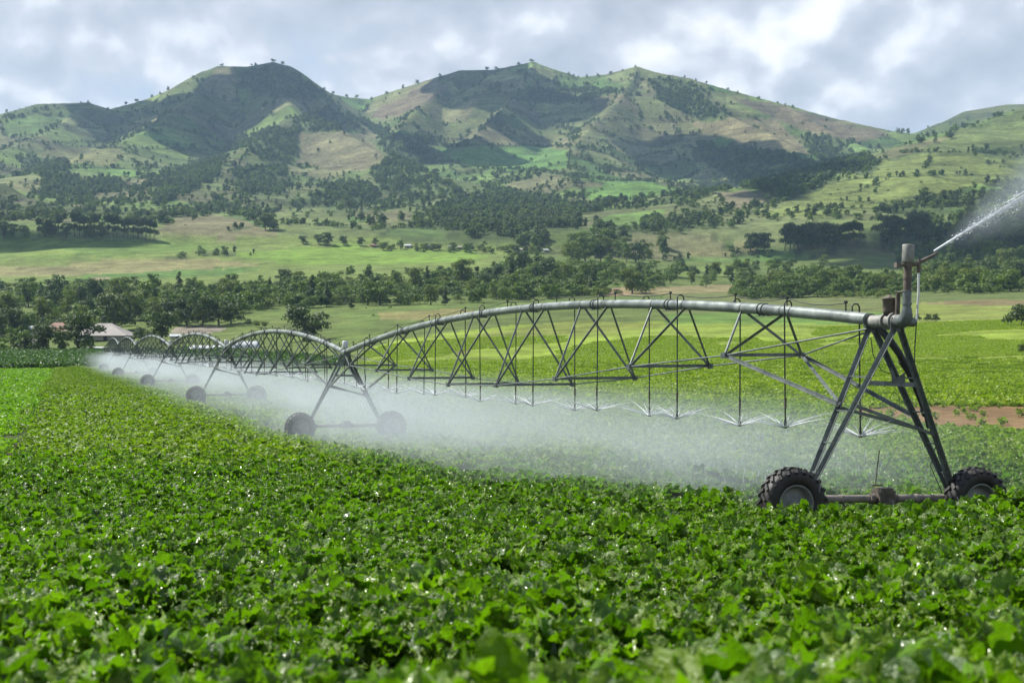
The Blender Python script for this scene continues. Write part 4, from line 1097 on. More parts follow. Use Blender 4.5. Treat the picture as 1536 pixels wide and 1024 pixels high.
def tower(i):
    x, y = TW[i]; HP = HPS[i]; d_ = HP - 3.88
    def leg_pt(side, yy, z): return globals()['leg_pt'](side, yy, z, HP)
    lab = ['nearest irrigation tower with an upright end gun above its pipe', 'second irrigation tower, its right wheel veiled by spray', 'third irrigation tower from the near end, right wheel faint in spray',
           'fourth irrigation tower from the near end, in front of the dark leafy tree', 'fifth irrigation tower, next to last in the distance', 'farthest irrigation tower, below the farm roof'][i]
    o = empty('irrigation_tower', (x, y, TWZ[i]), PHI)
    if i == 0:                                # stands a little tilted on the uneven track
        o.rotation_euler = (0, .028, PHI); o.location = (x - .06 * math.cos(PHI), y - .06 * math.sin(PHI), TWZ[i] - .01)
    tag(o, lab, 'irrigation tower', 'drive towers of the irrigation pivot')
    for side in (-1, 1):
        for yy in (-1, 1):
            MB().angle_bar(leg_pt(side, yy, 3.74 + d_), leg_pt(side, yy, .76), .092, .012, up=(side * .2, -1, .3)).build('leg', M['steel'], o)
        for z in (3.0, 2.35, 1.75, 1.2):
            MB().beam(leg_pt(side, -1, z), leg_pt(side, 1, z), .05, .03).build('leg_rung', M['steel'], o)
    b = MB(); b.angle_bar(leg_pt(-1, -1, 2.88), leg_pt(1, -1, 2.86), .09, .012)
    if i == 0: b.poly([(-.02, -.30, 2.9), (.28, -.30, 2.9), (.28, -.285, 3.12), (.1, -.285, 2.98), (-.02, -.285, 3.22)], [(0, 1, 2, 3, 4), (4, 3, 2, 1, 0)])
    b.build('cross_plate', M['steel'], o)
    MB().angle_bar(leg_pt(-1, -1, 2.46), leg_pt(1, -1, 1.92), .065, .010).build('cross_brace', M['steel'], o)
    MB().angle_bar(leg_pt(-1, 1, 2.40), leg_pt(1, 1, 2.0), .065, .010).build('cross_brace', M['steel'], o)
    # gussets under the pipe
    b = MB()
    for yy in (-.42, .42):
        b.poly([(-.16, yy, HP - .2), (.16, yy, HP - .2), (.13, yy, HP + .07), (-.13, yy, HP + .07), (-.16, yy + .012, HP - .2), (.16, yy + .012, HP - .2), (.13, yy + .012, HP + .07), (-.13, yy + .012, HP + .07)],
               [(3, 2, 1, 0), (4, 5, 6, 7), (0, 1, 5, 4), (1, 2, 6, 5), (2, 3, 7, 6), (3, 0, 4, 7)])
    b.build('saddle_plate', M['steel'], o)
    # base beam, couplings, gear motor
    b = MB(); b.tube([(-1.78, 0, .70), (1.78, 0, .70)], .075, 14)
    for q in (-1.55, -.9, .75, 1.5): b.tube([(q, 0, .70), (q + .09, 0, .70)], .088, 14)
    b.build('base_beam', M['beam'], o)
    b = MB(); b.box((.05, -.02, .73), (.34, .30, .26)); b.box((.05, -.02, .885), (.28, .24, .05)); b.tube([(-.16, -.02, .70), (-.26, -.02, .70)], .10, 12); b.tube([(.24, -.02, .70), (.34, -.02, .70)], .10, 12)
    g = b.build('gear_motor', M['rust'], o)
    if i == 0:
        b = MB(); b.tube([(-.15, -.05, .95), (-.15, -.05, 1.0), (-.12, -.05, 1.3), (-.08, -.05, 1.62)], .012, 6); b.box((-.12, -.05, .96), (.22, .04, .03)); b.build('control_lever', M['rust'], g)
    for s in (-1, 1):
        wx = s * 2.02
        w = empty('wheel', (wx, -.20, .645)); w.parent = o; w.rotation_euler = (0, random.uniform(0, 6), 0)
        link('tyre', TYRE, M['tyre'], w); link('rim', RIM, M['rim'], w)
        b = MB(); b.tube([(wx, -.18, .645), (wx, .14, .645)], .06, 10); b.box((wx - s * .06, .08, .67), (.26, .2, .26)); b.build('gearbox', M['beam'], o)
    if i == 0:
        b = MB(); b.tube([(0, .55, HP), (0, -.50, HP)], .124, 20)
        for q in (.50, -.05, -.30): b.tube([(0, q, HP), (0, q - .04, HP)], .165, 20)
        b.build('pipe_joint', M['cap'], o)
        e = MB(); e.tube([(0, -.45, HP), (0, -.58, HP), (0, -.665, HP + 0.020), (0, -.70, HP + 0.100), (0, -.70, HP + 0.240)], [.125, .135, .135, .115, .090], 20); e.tube([(.0, -.66, HP - .02), (.17, -.70, HP - .02)], .085, 14); e.build('elbow', M['steel'], o)
        b = MB(); b.tube([(0, -.70, HP + 0.200), (0, -.70, HP + 0.540)], .080, 18); b.tube([(0, -.70, HP + 0.300), (0, -.70, HP + 0.340)], .094, 18); b.tube([(0, -.70, HP + 0.540), (0, -.70, HP + 0.567)], .092, 18)
        ri = b.build('riser', M['steel'], o)
        b = MB(); b.tube([(0, -.70, HP + 0.567), (0, -.70, HP + 1.080)], .074, 18); b.tube([(0, -.70, HP + 0.774), (0, -.70, HP + 0.810)], .082, 18); b.tube([(0, -.70, HP + 1.017), (0, -.70, HP + 1.080)], .090, 18)
        b.build('riser_neck', M['rust'], ri)
        b = MB(); b.lathe((0, -.70, HP + 1.071), (0, 0, 1), [(0, 0), (.100, 0), (.112, .03), (.110, .33), (.104, .345), (.094, .345), (.09, .33), (0, .325)], 24); b.build('gun_head', M['cap'], ri)
        b = MB(); b.tube([(-.20, -.70, HP + 1.026), (.14, -.71, HP + 1.048), (.34, -.74, HP + 1.152), (.60, -.78, HP + 1.287)], [.03, .04, .034, .02], 10); b.box((-.22, -.70, HP + 1.022), (.10, .09, .09)); b.build('gun_barrel', M['rust'], ri)
        b = MB(); b.tube([(.22, -.73, HP + 0.900), (.22, -.74, HP + 0.550), (.19, -.74, HP + 0.000)], [.022, .020, .019], 10); b.build('drain_tube', M['tube'], ri)
        b = MB(); b.tube([(.22, -.73, HP + 0.900), (.22, -.73, HP + 1.098)], .035, 10); b.tube([(.225, -.73, HP + 1.098), (.225, -.73, HP + 1.170)], .022, 8); b.build('valve', M['rust'], ri)
        b = MB(); b.lathe((-.02, -.16, HP + .14), (0, 0, 1), [(0, 0), (.10, 0), (.115, .05), (.125, .26), (.14, .27), (.14, .30), (.05, .32), (.02, .36), (0, .36)], 20); b.build('pressure_vessel', M['rust'], o)
        b = MB(); b.tube([(.02, -.38, HP + .1), (.02, -.38, HP + .52)], .045, 10); b.tube([(.02, -.38, HP + .54), (.02, -.66, HP + .56)], .02, 8); b.build('vent_pipe', M['rust'], o)
        b = MB(); b.tube([(.0, .2, HP - .1), (.12, 0, HP - .35), (.30, -.06, HP - .6), (.62, -.10, HP - 1.15), (.95, -.08, HP - 1.8), (1.02, -.05, HP - 2.0)], [.07, .075, .07, .065, .06, .055], 12)
        for q in ((.36, -.07, HP - .72, .48, -.08, HP - .88), (.86, -.09, HP - 1.63, .93, -.085, HP - 1.76)): b.tube([q[:3], q[3:]], .085, 12)
        b.build('feed_hose', M['hose'], o)
        for q, r in (([(.19, -.74, HP), (.18, -.72, HP - .5), (.20, -.70, HP - 1.0)], .012), ([(-.1, .3, HP - .3), (-.05, .28, HP - .65), (.1, .2, HP - .95), (.4, .1, HP - 1.02)], .010), ([(1.36, .2, 1.7), (1.25, .2, 1.3), (1.45, .1, .8)], .010)):
            MB().tube(q, r, 6).build('cable', M['hose'], o)
    else:
        b = MB(); b.tube([(0, 0, HP + .1), (0, 0, HP + .22)], .05, 10); b.lathe((0, 0, HP + .20), (0, 0, 1), [(0, 0), (.12, 0), (.13, .03), (.13, .28), (.11, .31), (0, .31)], 16); b.build('control_box', M['box'], o)
        b = MB(); b.tube([(0, -.35, HP - .02), (0, .35, HP - .02)], .15, 14); b.build('pipe_joint', M['steel'], o)
    return o
for i in range(6): tower(i)

M['water'], nt, out = new_mat('spray_water')
p = nt.nodes.new('ShaderNodeBsdfPrincipled'); p.inputs['Base Color'].default_value = (.80, .84, .86, 1); p.inputs['Roughness'].default_value = .25
t_ = nt.nodes.new('ShaderNodeBsdfTransparent'); mx = nt.nodes.new('ShaderNodeMixShader')
a = nt.nodes.new('ShaderNodeAttribute'); a.attribute_name = 'thin'
nt.links.new(a.outputs['Fac'], mx.inputs[0]); nt.links.new(p.outputs[0], mx.inputs[1]); nt.links.new(t_.outputs[0], mx.inputs[2]); nt.links.new(mx.outputs[0], out.inputs[0])

def spray_mesh(seed):
    rng = random.Random(seed); b = MB(); thin = []
    for k in range(18):
        a = 2 * math.pi * k / 18 + rng.uniform(-.1, .1); L = rng.uniform(.8, 1.35); e = rng.uniform(.24, .46)
        pts = []
        for q in range(6):
            s = q / 5 * L; pts.append((math.cos(a) * s, math.sin(a) * s, s * e - .10 * s * s))
        n0 = len(b.v); b.tube(pts, [.011, .014, .011, .009, .006, .003], 5, False)
        thin += [min(.97, .20 + .75 * (q / 5) ** .7) for q in range(6) for _ in range(5)]
    for k in range(150):                      # drops falling out of the fan
        a = rng.uniform(0, 6.28); s = rng.uniform(.4, 2.3); z = .15 - .30 * s - rng.uniform(0, 1.0) * .35 * s; c = Vector((math.cos(a) * s, math.sin(a) * s, z))
        d = Vector((math.cos(a) * .05, math.sin(a) * .05, -rng.uniform(.06, .16))); b.tube([c, c + d], .0034, 4, False); thin += [.45] * 8
    for k in range(120):
        a = rng.uniform(0, 6.28); s = rng.uniform(.2, 1.5); z = s * .34 - .12 * s * s + rng.gauss(0, .05); r = rng.uniform(.003, .007)
        c = Vector((math.cos(a) * s, math.sin(a) * s, z))
        b.poly([c + Vector(v) * r for v in ((1, 0, 0), (-1, 0, 0), (0, 1, 0), (0, -1, 0), (0, 0, 1.5), (0, 0, -1.5))], [(0, 2, 4), (2, 1, 4), (1, 3, 4), (3, 0, 4), (2, 0, 5), (1, 2, 5), (3, 1, 5), (0, 3, 5)], True)
        thin += [.35] * 6
    me = b.mesh('spray_fan'); attr(me, 'thin', thin); me.materials.append(M['water']); return me
SPRAYS = [spray_mesh(i) for i in range(4)]
NOZ = MB(); NOZ.tube([(0, 0, .20), (0, 0, .12)], .022, 8); NOZ.tube([(0, 0, .12), (0, 0, .05)], .030, 8); NOZ.tube([(0, 0, .03), (0, 0, .0)], .042, 10)
for k in range(3): NOZ.tube([(.03 * math.cos(k * 2.1), .03 * math.sin(k * 2.1), .06), (.035 * math.cos(k * 2.1), .035 * math.sin(k * 2.1), .02)], .005, 4)
NOZ = NOZ.mesh('nozzle')
WGT = MB(); WGT.tube([(0, 0, 0), (0, 0, .22)], .026, 8); WGT = WGT.mesh('weight')

def span(i):
    (x0, y0), (x1, y1) = TW[i], TW[i + 1]
    L = math.hypot(x1 - x0, y1 - y0); ang = math.atan2(-(x1 - x0), y1 - y0)
    dz = TWZ[i + 1] - TWZ[i]
    lab = ['nearest arched irrigation span, from the end-gun tower to the second tower', 'second irrigation span, in front of the lone full-crowned tree', 'third irrigation span, before the white plastic tunnels',
           'fourth irrigation span, under the dark leafy tree', 'fifth irrigation span, right of the farm roof tip', 'farthest irrigation span shown, a small arch under the farm roof'][i]
    o = empty('irrigation_span', (x0, y0, TWZ[i]), ang); tag(o, lab, 'irrigation span', 'spans of the irrigation pivot')
    HP = HPS[i]; dz = dz + HPS[i + 1] - HPS[i]
    camber = 1.02 if i == 0 else 1.0
    def pz(s): return HP + dz * s + camber * 4 * s * (1 - s)
    def dep(s): return .75 + 1.6 * (4 * s * (1 - s)) ** 2
    e0 = .45 / L
    def st_s(k): return .11 + .78 * (k - 1) / 7
    NP = 40
    pipe = MB().tube([(0, L * (e0 + (1 - 2 * e0) * k / NP), pz(e0 + (1 - 2 * e0) * k / NP)) for k in range(NP + 1)], PIPE_R, 18).build('pipe', M['pipe'], o)
    for k in range(1, 9):
        b = MB()
        for ds in (-.0022, .0022, .021, -.021):
            s = st_s(k) + ds
            if abs(ds) < .01: b.tube([(0, L * s, pz(s)), (0, L * s + .035, pz(s + .035 / L))], PIPE_R + .022, 18)
            else: b.tube([(0, L * s, pz(s)), (0, L * s + .05, pz(s + .05 / L))], PIPE_R + .008, 18)
        b.build('pipe_collar', M['steel'], pipe)
    nodes = {}
    for k in range(1, 9):
        s = st_s(k); hw = .80 + .45 * 4 * s * (1 - s); zb = pz(s) - dep(s)
        l, r = Vector((-hw, L * s, zb)), Vector((hw, L * s, zb)); nodes[k] = (l, r)
        b = MB(); b.angle_bar(l - Vector((.05, 0, 0)), r + Vector((.05, 0, 0)), .072, .012); b.box(l, (.09, .16, .13)); b.box(r, (.09, .16, .13)); b.build('crossbar', M['steel'], o)
        for e, sg in ((l, -1), (r, 1)):
            for ds in (-.82, .82):
                ss = s + ds / L
                b = MB(); b.angle_bar(e, (sg * .07, L * ss, pz(ss) - .09), .060, .010, up=(0, ds, .3)); b.build('truss_brace', M['steel'], o)
        b = MB(); b.box((0, L * s, pz(s) - PIPE_R - .02), (.14, .5, .02)); b.build('hanger_plate', M['steel'], o)
    for q in (0, 1):
        b = MB(); pts = [nodes[k][q] for k in range(1, 9)]
        sg = -1 if q == 0 else 1
        b.tube([(sg * .1, .35, pz(.3 / L) - .18)] + pts + [(sg * .1, L - .35, pz(1 - .3 / L) - .18)], .019, 6); b.build('tie_rod', M['steel'], o)
    # struts from the last crossbars to the tower legs
    for end, k in ((0, 1), (1, 8)):
        for q in (0, 1):
            sg = -1 if q == 0 else 1
            lz = 2.46 if q == 0 else 2.22
            lp = leg_pt(sg, 1 if end == 0 else -1, lz, HPS[i] if end == 0 else HPS[i + 1])
            tgt = Vector((lp[0], lp[1] + (0 if end == 0 else L), lz + (0 if end == 0 else TWZ[i + 1] - TWZ[i])))
            b = MB(); b.angle_bar(nodes[k][q], tgt, .07, .010); b.build('end_strut', M['steel'], o)
            if end == 0 and i == 0 and q == 0:
                b = MB(); b.angle_bar(nodes[k][1], tgt + Vector((0, 0, .03)), .05, .008); b.build('end_strut', M['steel'], o)
    # drops
    n = 17
    for j in range(n):
        s = (j + .42) / n; y = L * s + random.uniform(-.12, .12); s = y / L
        side = -1 if j % 2 else 1
        zt = pz(s); zn_ = (HP + dz * s) - (2.24 - .70 * s if i == 0 else 1.46) + random.uniform(-.05, .05)
        xo = side * .17; sw = random.uniform(-.05, .05); top = random.uniform(.18, .27)
        b = MB(); b.tube([(0, y, zt + PIPE_R - .01), (0, y, zt + top - .05), (xo * .25, y, zt + top), (xo * .75, y, zt + top), (xo, y, zt + top - .06), (xo, y, zt - .1), (xo + sw * .5, y + sw * .3, (zt + zn_) / 2), (xo + sw, y + sw * .4, zn_ + .18)], .0165, 7)
        h_ = b.build('drop_hose', M['hose'], o)
        link('nozzle', NOZ, M['hose'], h_, (xo + sw, y + sw * .4, zn_)); link('weight', WGT, M['rust'], h_, (xo + sw, y + sw * .4, zn_ + .42))
        sp = link('spray_fan', SPRAYS[j % 4], None, h_, (xo + sw, y + sw * .4, zn_ + .01)); sp.rotation_euler = (0, 0, random.uniform(0, 6.28)); sp['kind'] = 'stuff'
    # power cable over the pipe, held on short posts
    b = MB(); pts = []
    posts = [.03, .085, .14, .22] + [.30 + .1 * k for k in range(7)] + [.965]
    for a_, c_ in zip(posts[:-1], posts[1:]):
        for k in range(4):
            t = k / 4; s = a_ + (c_ - a_) * t; pts.append((-.02, L * s, pz(s) + .27 - .34 * t * (1 - t)))
    b.tube(pts, .011, 5)
    for s in posts: b.tube([(-.02, L * s, pz(s) + .08), (-.02, L * s, pz(s) + .29)], .016, 6); b.box((-.02, L * s, pz(s) + .29), (.05, .06, .05))
    b.build('power_cable', M['hose'], o)
    return o
for i in range(5): span(i)
# one further span leads away behind the farm trees
TW.append((-66.5, 234.0)); TWZ.append(tz(*TW[-1])); span(5)

# ------------------------------------------------------------------ the jet of the end gun
muz = Vector((*TW[0], TWZ[0])) + Matrix.Rotation(PHI, 3, 'Z') @ Vector((.60, -.78, HPS[0] + 1.43 * .9))
jd = Vector((math.cos(.12), math.sin(.12), .60)).normalized()
b = MB(); thin = []; rj = random.Random(3)
def jet(s): return muz + jd * s + Vector((0, 0, -.012 * s * s))
for k in range(14):
    oa = [rj.gauss(0, 1) for _ in range(3)]; pts = []; rad = []; Lk = rj.uniform(2.6, 7.0); s0 = 0 if k < 7 else rj.uniform(.3, 2.5)
    m = 12
    for q in range(m):
        s = s0 + (Lk - s0) * q / (m - 1); sp = .010 + .030 * s
        pts.append(jet(s) + Vector((oa[0], oa[1], oa[2])) * sp * .55); rad.append(max(.003, (.016 if k < 4 else .009) * (1 - (q / (m - 1)) ** 2 * .8)))
    b.tube(pts, rad, 6, False); thin += [min(.9, .15 + .6 * q / (m - 1)) for q in range(m) for _ in range(6)]
for k in range(5200):
    s = 7.5 * rj.random() ** .6 + .2; sp = (.012 + .036 * s)
    c = jet(s) + Vector((rj.gauss(0, 1), rj.gauss(0, 1), rj.gauss(-.1, 1.0))) * sp
    r = rj.uniform(.004, .013)
    l = 1.6 + rj.random() * 2
    d = jd
    bx = [Vector(v) * r for v in ((0, 1, 0), (0, -1, 0), (0, 0, 1), (0, 0, -1))]
    b.poly([c + d * r * l, c - d * r * l] + [c + v for v in bx], [(0, 2, 4), (0, 4, 3), (0, 3, 5), (0, 5, 2), (1, 4, 2), (1, 3, 4), (1, 5, 3), (1, 2, 5)], True); thin += [.2] * 6
me = b.mesh('water_jet'); attr(me, 'thin', thin)
tag(link('water_jet', me, M['water']), 'white jet of water shooting up to the right from the end gun', 'water jet', kind='stuff')

# ------------------------------------------------------------------ drifting spray
def vol_mat(name):
    m, nt, out = new_mat(name)
    v = nt.nodes.new('ShaderNodeVolumePrincipled'); v.inputs['Color'].default_value = (.78, .85, .90, 1); v.inputs['Anisotropy'].default_value = .15
    nt.links.new(v.outputs[0], out.inputs['Volume'])
    return m, nt, v
MANG = math.atan2(-(TW[5][0] - TW[0][0]), TW[5][1] - TW[0][1])
m, nt, v = vol_mat('spray_mist')
tc = nt.nodes.new('ShaderNodeTexCoord'); sx = nt.nodes.new('ShaderNodeSeparateXYZ'); nt.links.new(tc.outputs['Object'], sx.inputs[0])
X, Y, Z = sx.outputs
bend = math_n(nt, 'SUBTRACT', mapr(nt, Y, 0, 37, 0, 1.7), mapr(nt, Y, 37, 184, 0, 1.7))
xl = math_n(nt, 'ADD', X, bend)
mp = nt.nodes.new('ShaderNodeMapping'); mp.inputs['Scale'].default_value = (.22, .10, .34); nt.links.new(tc.outputs['Object'], mp.inputs[0])
nz = noise_n(nt, mp.outputs[0], 1.0, 3, .6)
edge = math_n(nt, 'MULTIPLY', math_n(nt, 'SUBTRACT', nz, .5), 3.0)
xe = math_n(nt, 'ADD', xl, edge)
lat = math_n(nt, 'MULTIPLY', mapr(nt, xe, -5.2, -1.2, 0, 1, True), mapr(nt, xe, 3.0, 10.0, 1, 0, True))
ze = math_n(nt, 'ADD', Z, math_n(nt, 'MULTIPLY', edge, .16))
top = mapr(nt, ze, -2.45, -1.15, 1, 0, True)
ends = math_n(nt, 'MULTIPLY', math_n(nt, 'MULTIPLY', mapr(nt, Y, 0, 10, 0, 1, True), mapr(nt, Y, 22, 75, 1, .5, True)), mapr(nt, Y, 185, 205, 1, 0, True))
nz2 = noise_n(nt, mp.outputs[0], 3.3, 2, .6)
mot = math_n(nt, 'MULTIPLY', mapr(nt, nz, .3, .7, .35, 1.65), mapr(nt, nz2, .3, .7, .6, 1.4))
curtain = math_n(nt, 'COSINE', math_n(nt, 'ADD', math_n(nt, 'MULTIPLY', Y, 2.86), math_n(nt, 'MULTIPLY', X, .5)))      # a veil under each nozzle
curtain = math_n(nt, 'ADD', 1.0, math_n(nt, 'MULTIPLY', curtain, mapr(nt, Z, -3.6, -1.9, .10, .42)))
mot = math_n(nt, 'MULTIPLY', mot, curtain)
d = math_n(nt, 'MULTIPLY', math_n(nt, 'MULTIPLY', lat, top), math_n(nt, 'MULTIPLY', ends, mot))
nt.links.new(math_n(nt, 'MULTIPLY', d, MIST_D), v.inputs['Density'])
b = MB(); b.box((2.4, 103, -2.75), (17.6, 210, 3.7))
o = b.build('spray_mist', m, loc=(TW[0][0], TW[0][1], 0)); o.rotation_euler = (0, 0, MANG)
tag(o, 'pale bank of drifting spray under the irrigation spans', 'spray', kind='stuff')

m, nt, v = vol_mat('jet_mist')
tc = nt.nodes.new('ShaderNodeTexCoord'); sx = nt.nodes.new('ShaderNodeSeparateXYZ'); nt.links.new(tc.outputs['Object'], sx.inputs[0])
X, Y, Z = sx.outputs
rad2 = math_n(nt, 'ADD', math_n(nt, 'MULTIPLY', Y, Y), math_n(nt, 'MULTIPLY', Z, Z))
w = math_n(nt, 'ADD', math_n(nt, 'MULTIPLY', X, .34), .10)
fall = mapr(nt, math_n(nt, 'DIVIDE', math_n(nt, 'SQRT', rad2), w), .05, 1.0, 1, 0, True)
nz = noise_n(nt, tc.outputs['Object'], 1.3, 3, .6)
d = math_n(nt, 'MULTIPLY', math_n(nt, 'MULTIPLY', fall, mapr(nt, nz, .3, .7, .4, 1.5)), mapr(nt, X, .1, .8, 0, 1))
nt.links.new(math_n(nt, 'MULTIPLY', d, .42), v.inputs['Density'])
b = MB(); b.box((3.6, 0, 0), (7.2, 5.0, 5.0))
o = b.build('jet_mist', m, loc=tuple(muz)); o.rotation_euler = (0, -math.asin(jd.z) + .02, .12)
tag(o, 'faint mist round the jet of the end gun', 'spray', kind='stuff')

# ------------------------------------------------------------------ air
m, nt, v = vol_mat('valley_air')
v.inputs['Color'].default_value = (.48, .70, 1.0, 1); v.inputs['Density'].default_value = HAZE_D; v.inputs['Anisotropy'].default_value = .1
b = MB(); b.box((0, 7400, 330), (80000, 15600, 700))
if HAZE_D > 0:
    # its bottom a metre below the lowest ground
    zlo = float(GZ.min()) - 1.0
    b = MB(); b.box((0, 7490, (zlo + 680) / 2), (84000, 15100, 680 - zlo)); o = b.build('haze', m)
    tag(o, 'thin blue haze lying over the valley and hills', 'haze', kind='stuff')

# ------------------------------------------------------------------ clouds that shade parts of the hills
M['cloud'], nt, out = new_mat('cloud')
df = nt.nodes.new('ShaderNodeBsdfDiffuse'); df.inputs[0].default_value = (.85, .86, .88, 1); nt.links.new(df.outputs[0], out.inputs[0])
SHADOWS = [
    [(248, 172), (262, 143), (300, 138), (372, 140), (400, 158), (390, 180), (330, 205), (280, 222), (228, 215), (240, 190)],
    [(655, 130), (672, 108), (760, 104), (805, 112), (750, 135), (700, 152), (668, 152)],
    [(728, 186), (770, 168), (800, 150), (860, 150), (880, 158), (830, 175), (780, 180)],
    [(940, 240), (1040, 215), (1090, 222), (1180, 234), (1250, 250), (1240, 275), (1180, 300), (1090, 290), (1010, 268), (960, 256)],
    [(1200, 378), (1330, 368), (1400, 362), (1560, 352), (1560, 392), (1400, 402), (1290, 398), (1200, 390)],
    [(390, 108), (430, 98), (466, 128), (480, 150), (430, 152), (396, 140)],
    [(150, 172), (178, 160), (215, 155), (205, 178), (170, 205), (150, 200)],
    [(-40, 363), (130, 361), (190, 366), (60, 371), (-40, 371)],
    [(650, 226), (740, 219), (700, 238), (660, 240)],
]
def build_cloud(poly, n, alt, seed):
    rng = random.Random(seed); xs = [p[0] for p in poly]; yy = [p[1] for p in poly]; b = MB(); cs = []
    import bmesh
    ico = bmesh.new(); bmesh.ops.create_icosphere(ico, subdivisions=3, radius=1.0)
    V = np.array([v.co[:] for v in ico.verts]); Fc = np.array([[v.index for v in f.verts] for f in ico.faces]); ico.free()
    pts = []
    for _ in range(n * 40):
        x, y = rng.uniform(min(xs), max(xs)), rng.uniform(min(yy), max(yy))
        if in_poly(np.array([x]), np.array([y]), poly)[0]:
            p = hit(x, y)
            if p is not None: pts.append(p)
        if len(pts) >= n: break
    if not pts: return
    Va, Fa, off = [], [], 0
    for p in pts:
        c = p + SUN_DIR * (alt - p[2]) / SUN_DIR[2]
        r = rng.uniform(.65, 1.25) * (22 if p[1] < 1400 else 38 if p[1] < 2300 else 48)
        v = V * np.array([1, 1, .55]); v = v * (1 + .5 * (fbm(V[:, 0] * 1.6 + c[0], V[:, 1] * 1.6 + V[:, 2], seed, 3) - .5))[:, None]
        Va.append(c + v * r); Fa.append(Fc + off); off += len(V)
    Fa = np.concatenate(Fa)
    o = link('cloud', np_mesh('cloud', np.concatenate(Va), Fa, np.full(len(Fa), 3), True), M['cloud'])
    tag(o, 'white cumulus cloud drifting above the hills', 'cloud', 'clouds above the hills', 'structure')
for i, poly in enumerate(SHADOWS): build_cloud(poly, 60 if i in (0, 3, 4) else 34, 1250, i)

# ------------------------------------------------------------------ sky
W = bpy.data.worlds.new('World'); SC.world = W; W.use_nodes = True
nt = W.node_tree; nt.nodes.clear(); out = nt.nodes.new('ShaderNodeOutputWorld'); bg = nt.nodes.new('ShaderNodeBackground')
sky = nt.nodes.new('ShaderNodeTexSky'); sky.sky_type = 'NISHITA'; sky.sun_disc = False; sky.sun_elevation = SUN_EL; sky.sun_rotation = SUN_AZ; sky.altitude = 1800
skyc = mixc(nt, 1.0, sky.outputs[0], (.10, .10, .10), 'MULTIPLY')
tc = nt.nodes.new('ShaderNodeTexCoord'); sx = nt.nodes.new('ShaderNodeSeparateXYZ'); nt.links.new(tc.outputs['Generated'], sx.inputs[0])
az = math_n(nt, 'ARCTAN2', sx.outputs[0], sx.outputs[1]); el = math_n(nt, 'ARCSINE', sx.outputs[2])
cb = nt.nodes.new('ShaderNodeCombineXYZ')          # compass bearing and height: banks of cumulus piled up towards the horizon
nt.links.new(az, cb.inputs[0]); nt.links.new(math_n(nt, 'MULTIPLY', el, 1.35), cb.inputs[1])
def cloud_n(off, sc, det, ro, dist=.0, puff=0.0):
    mp = nt.nodes.new('ShaderNodeMapping'); mp.inputs['Location'].default_value = off
    nt.links.new(cb.outputs[0], mp.inputs[0])
    n = noise_n(nt, mp.outputs[0], sc, det, ro, dist); n.node.noise_dimensions = '2D'
    if not puff: return n
    w = nt.nodes.new('ShaderNodeVectorMath'); w.operation = 'MULTIPLY_ADD'          # billows: rounded heads wander with the noise
    w2 = nt.nodes.new('ShaderNodeTexNoise'); w2.noise_dimensions = '2D'; w2.inputs['Scale'].default_value = sc * 2.2; w2.inputs['Detail'].default_value = 3; nt.links.new(mp.outputs[0], w2.inputs['Vector'])
    nt.links.new(w2.outputs['Color'], w.inputs[0]); w.inputs[1].default_value = (.09, .09, .09); nt.links.new(mp.outputs[0], w.inputs[2])
    v = nt.nodes.new('ShaderNodeTexVoronoi'); v.voronoi_dimensions = '2D'; v.feature = 'F1'; v.inputs['Scale'].default_value = sc * 1.5
    v.inputs['Detail'].default_value = 2; v.inputs['Roughness'].default_value = .55; v.inputs['Lacunarity'].default_value = 2.2
    nt.links.new(w.outputs[0], v.inputs['Vector'])
    return math_n(nt, 'ADD', n, math_n(nt, 'MULTIPLY', math_n(nt, 'SUBTRACT', .5, v.outputs['Distance']), puff))
OFF = Vector(SKY_OFF)
nA = cloud_n(OFF, 4.4, 9, .54, .1, .30); nA2 = cloud_n(OFF + Vector((-.011, .022, 0)), 4.4, 8, .53, .1, .30)
nB = cloud_n(OFF + Vector((4.1, 2.2, .4)), 4.2, 4, .5, .2)
body = math_n(nt, 'ADD', math_n(nt, 'MULTIPLY', nA, .62), math_n(nt, 'MULTIPLY', nB, .38))
lit = math_n(nt, 'ADD', math_n(nt, 'MULTIPLY', math_n(nt, 'SUBTRACT', nA, nA2), 5.2), math_n(nt, 'MULTIPLY', math_n(nt, 'SUBTRACT', nB, .5), 2.9))
lit = mapr(nt, lit, -.95, 1.0, 0, 1)
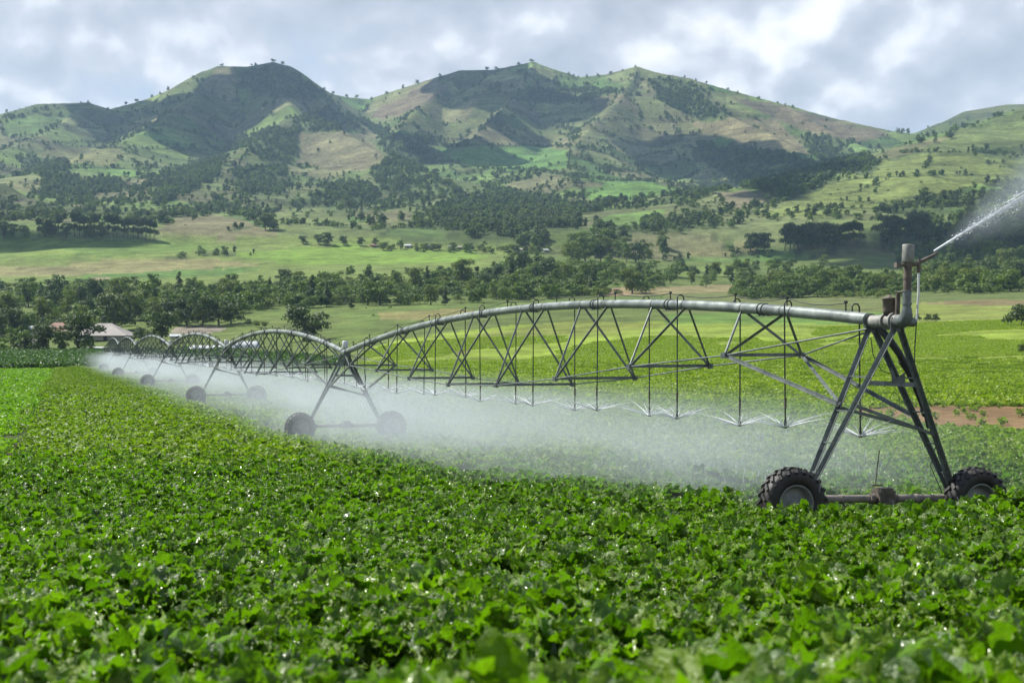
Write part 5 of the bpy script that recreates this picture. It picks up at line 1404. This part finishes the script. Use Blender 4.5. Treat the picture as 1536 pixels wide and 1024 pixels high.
cc = ramp(nt, lit, [(0.0, (0.295, 0.33, 0.39)), (.33, (0.36, 0.395, 0.455)), (.54, (0.42, 0.452, 0.508)), (.70, (0.53, 0.555, 0.60)), (.93, (0.67, 0.677, 0.70))])
cover = mapr(nt, body, .27, .40, 0, 1, True)
col = mixc(nt, cover, (.34, .415, .52), cc)
# overhead the deck breaks up and the blue sky shows
up = mapr(nt, sx.outputs[2], .26, .50, 0, .95, True)
fac = math_n(nt, 'SUBTRACT', 1.0, math_n(nt, 'MULTIPLY', up, math_n(nt, 'SUBTRACT', 1.0, math_n(nt, 'MULTIPLY', cover, .25))), clamp=True)
col = mixc(nt, fac, skyc, col)
nt.links.new(col, bg.inputs[0]); bg.inputs[1].default_value = 1.0; nt.links.new(bg.outputs[0], out.inputs[0])

sun = bpy.data.lights.new('sun', 'SUN'); sun.energy = SUN_E; sun.angle = math.radians(.53); sun.color = (1.0, .955, .88)
so = bpy.data.objects.new('sun', sun); COL.objects.link(so); so.location = (0, 0, 900)
so.rotation_euler = Vector(-SUN_DIR).to_track_quat('-Z', 'Y').to_euler()

# ------------------------------------------------------------------ camera and render settings
cam = bpy.data.cameras.new('camera'); cam.sensor_width = 36; cam.lens = 36 * F / 1536; cam.clip_start = .1; cam.clip_end = 40000
cam.dof.use_dof = True; cam.dof.focus_distance = 42; cam.dof.aperture_fstop = 2.5
co = bpy.data.objects.new('camera', cam); COL.objects.link(co); co.location = (0, 0, 0); co.rotation_euler = (math.radians(90), 0, 0); SC.camera = co
SC.view_settings.view_transform = 'Standard'; SC.view_settings.look = 'None'; SC.view_settings.exposure = EXPO; SC.view_settings.gamma = 1
cy = SC.cycles
cy.max_bounces = 7; cy.diffuse_bounces = 2; cy.glossy_bounces = 2; cy.transmission_bounces = 4; cy.transparent_max_bounces = 24; cy.volume_bounces = 1
cy.volume_step_rate = .08; cy.volume_max_steps = 220
cy.use_denoising = True; cy.denoiser = 'OPENIMAGEDENOISE'; cy.denoising_input_passes = 'RGB_ALBEDO_NORMAL'
cy.sample_clamp_indirect = 6; cy.caustics_reflective = False; cy.caustics_refractive = False
cy.use_adaptive_sampling = True; cy.adaptive_threshold = .01
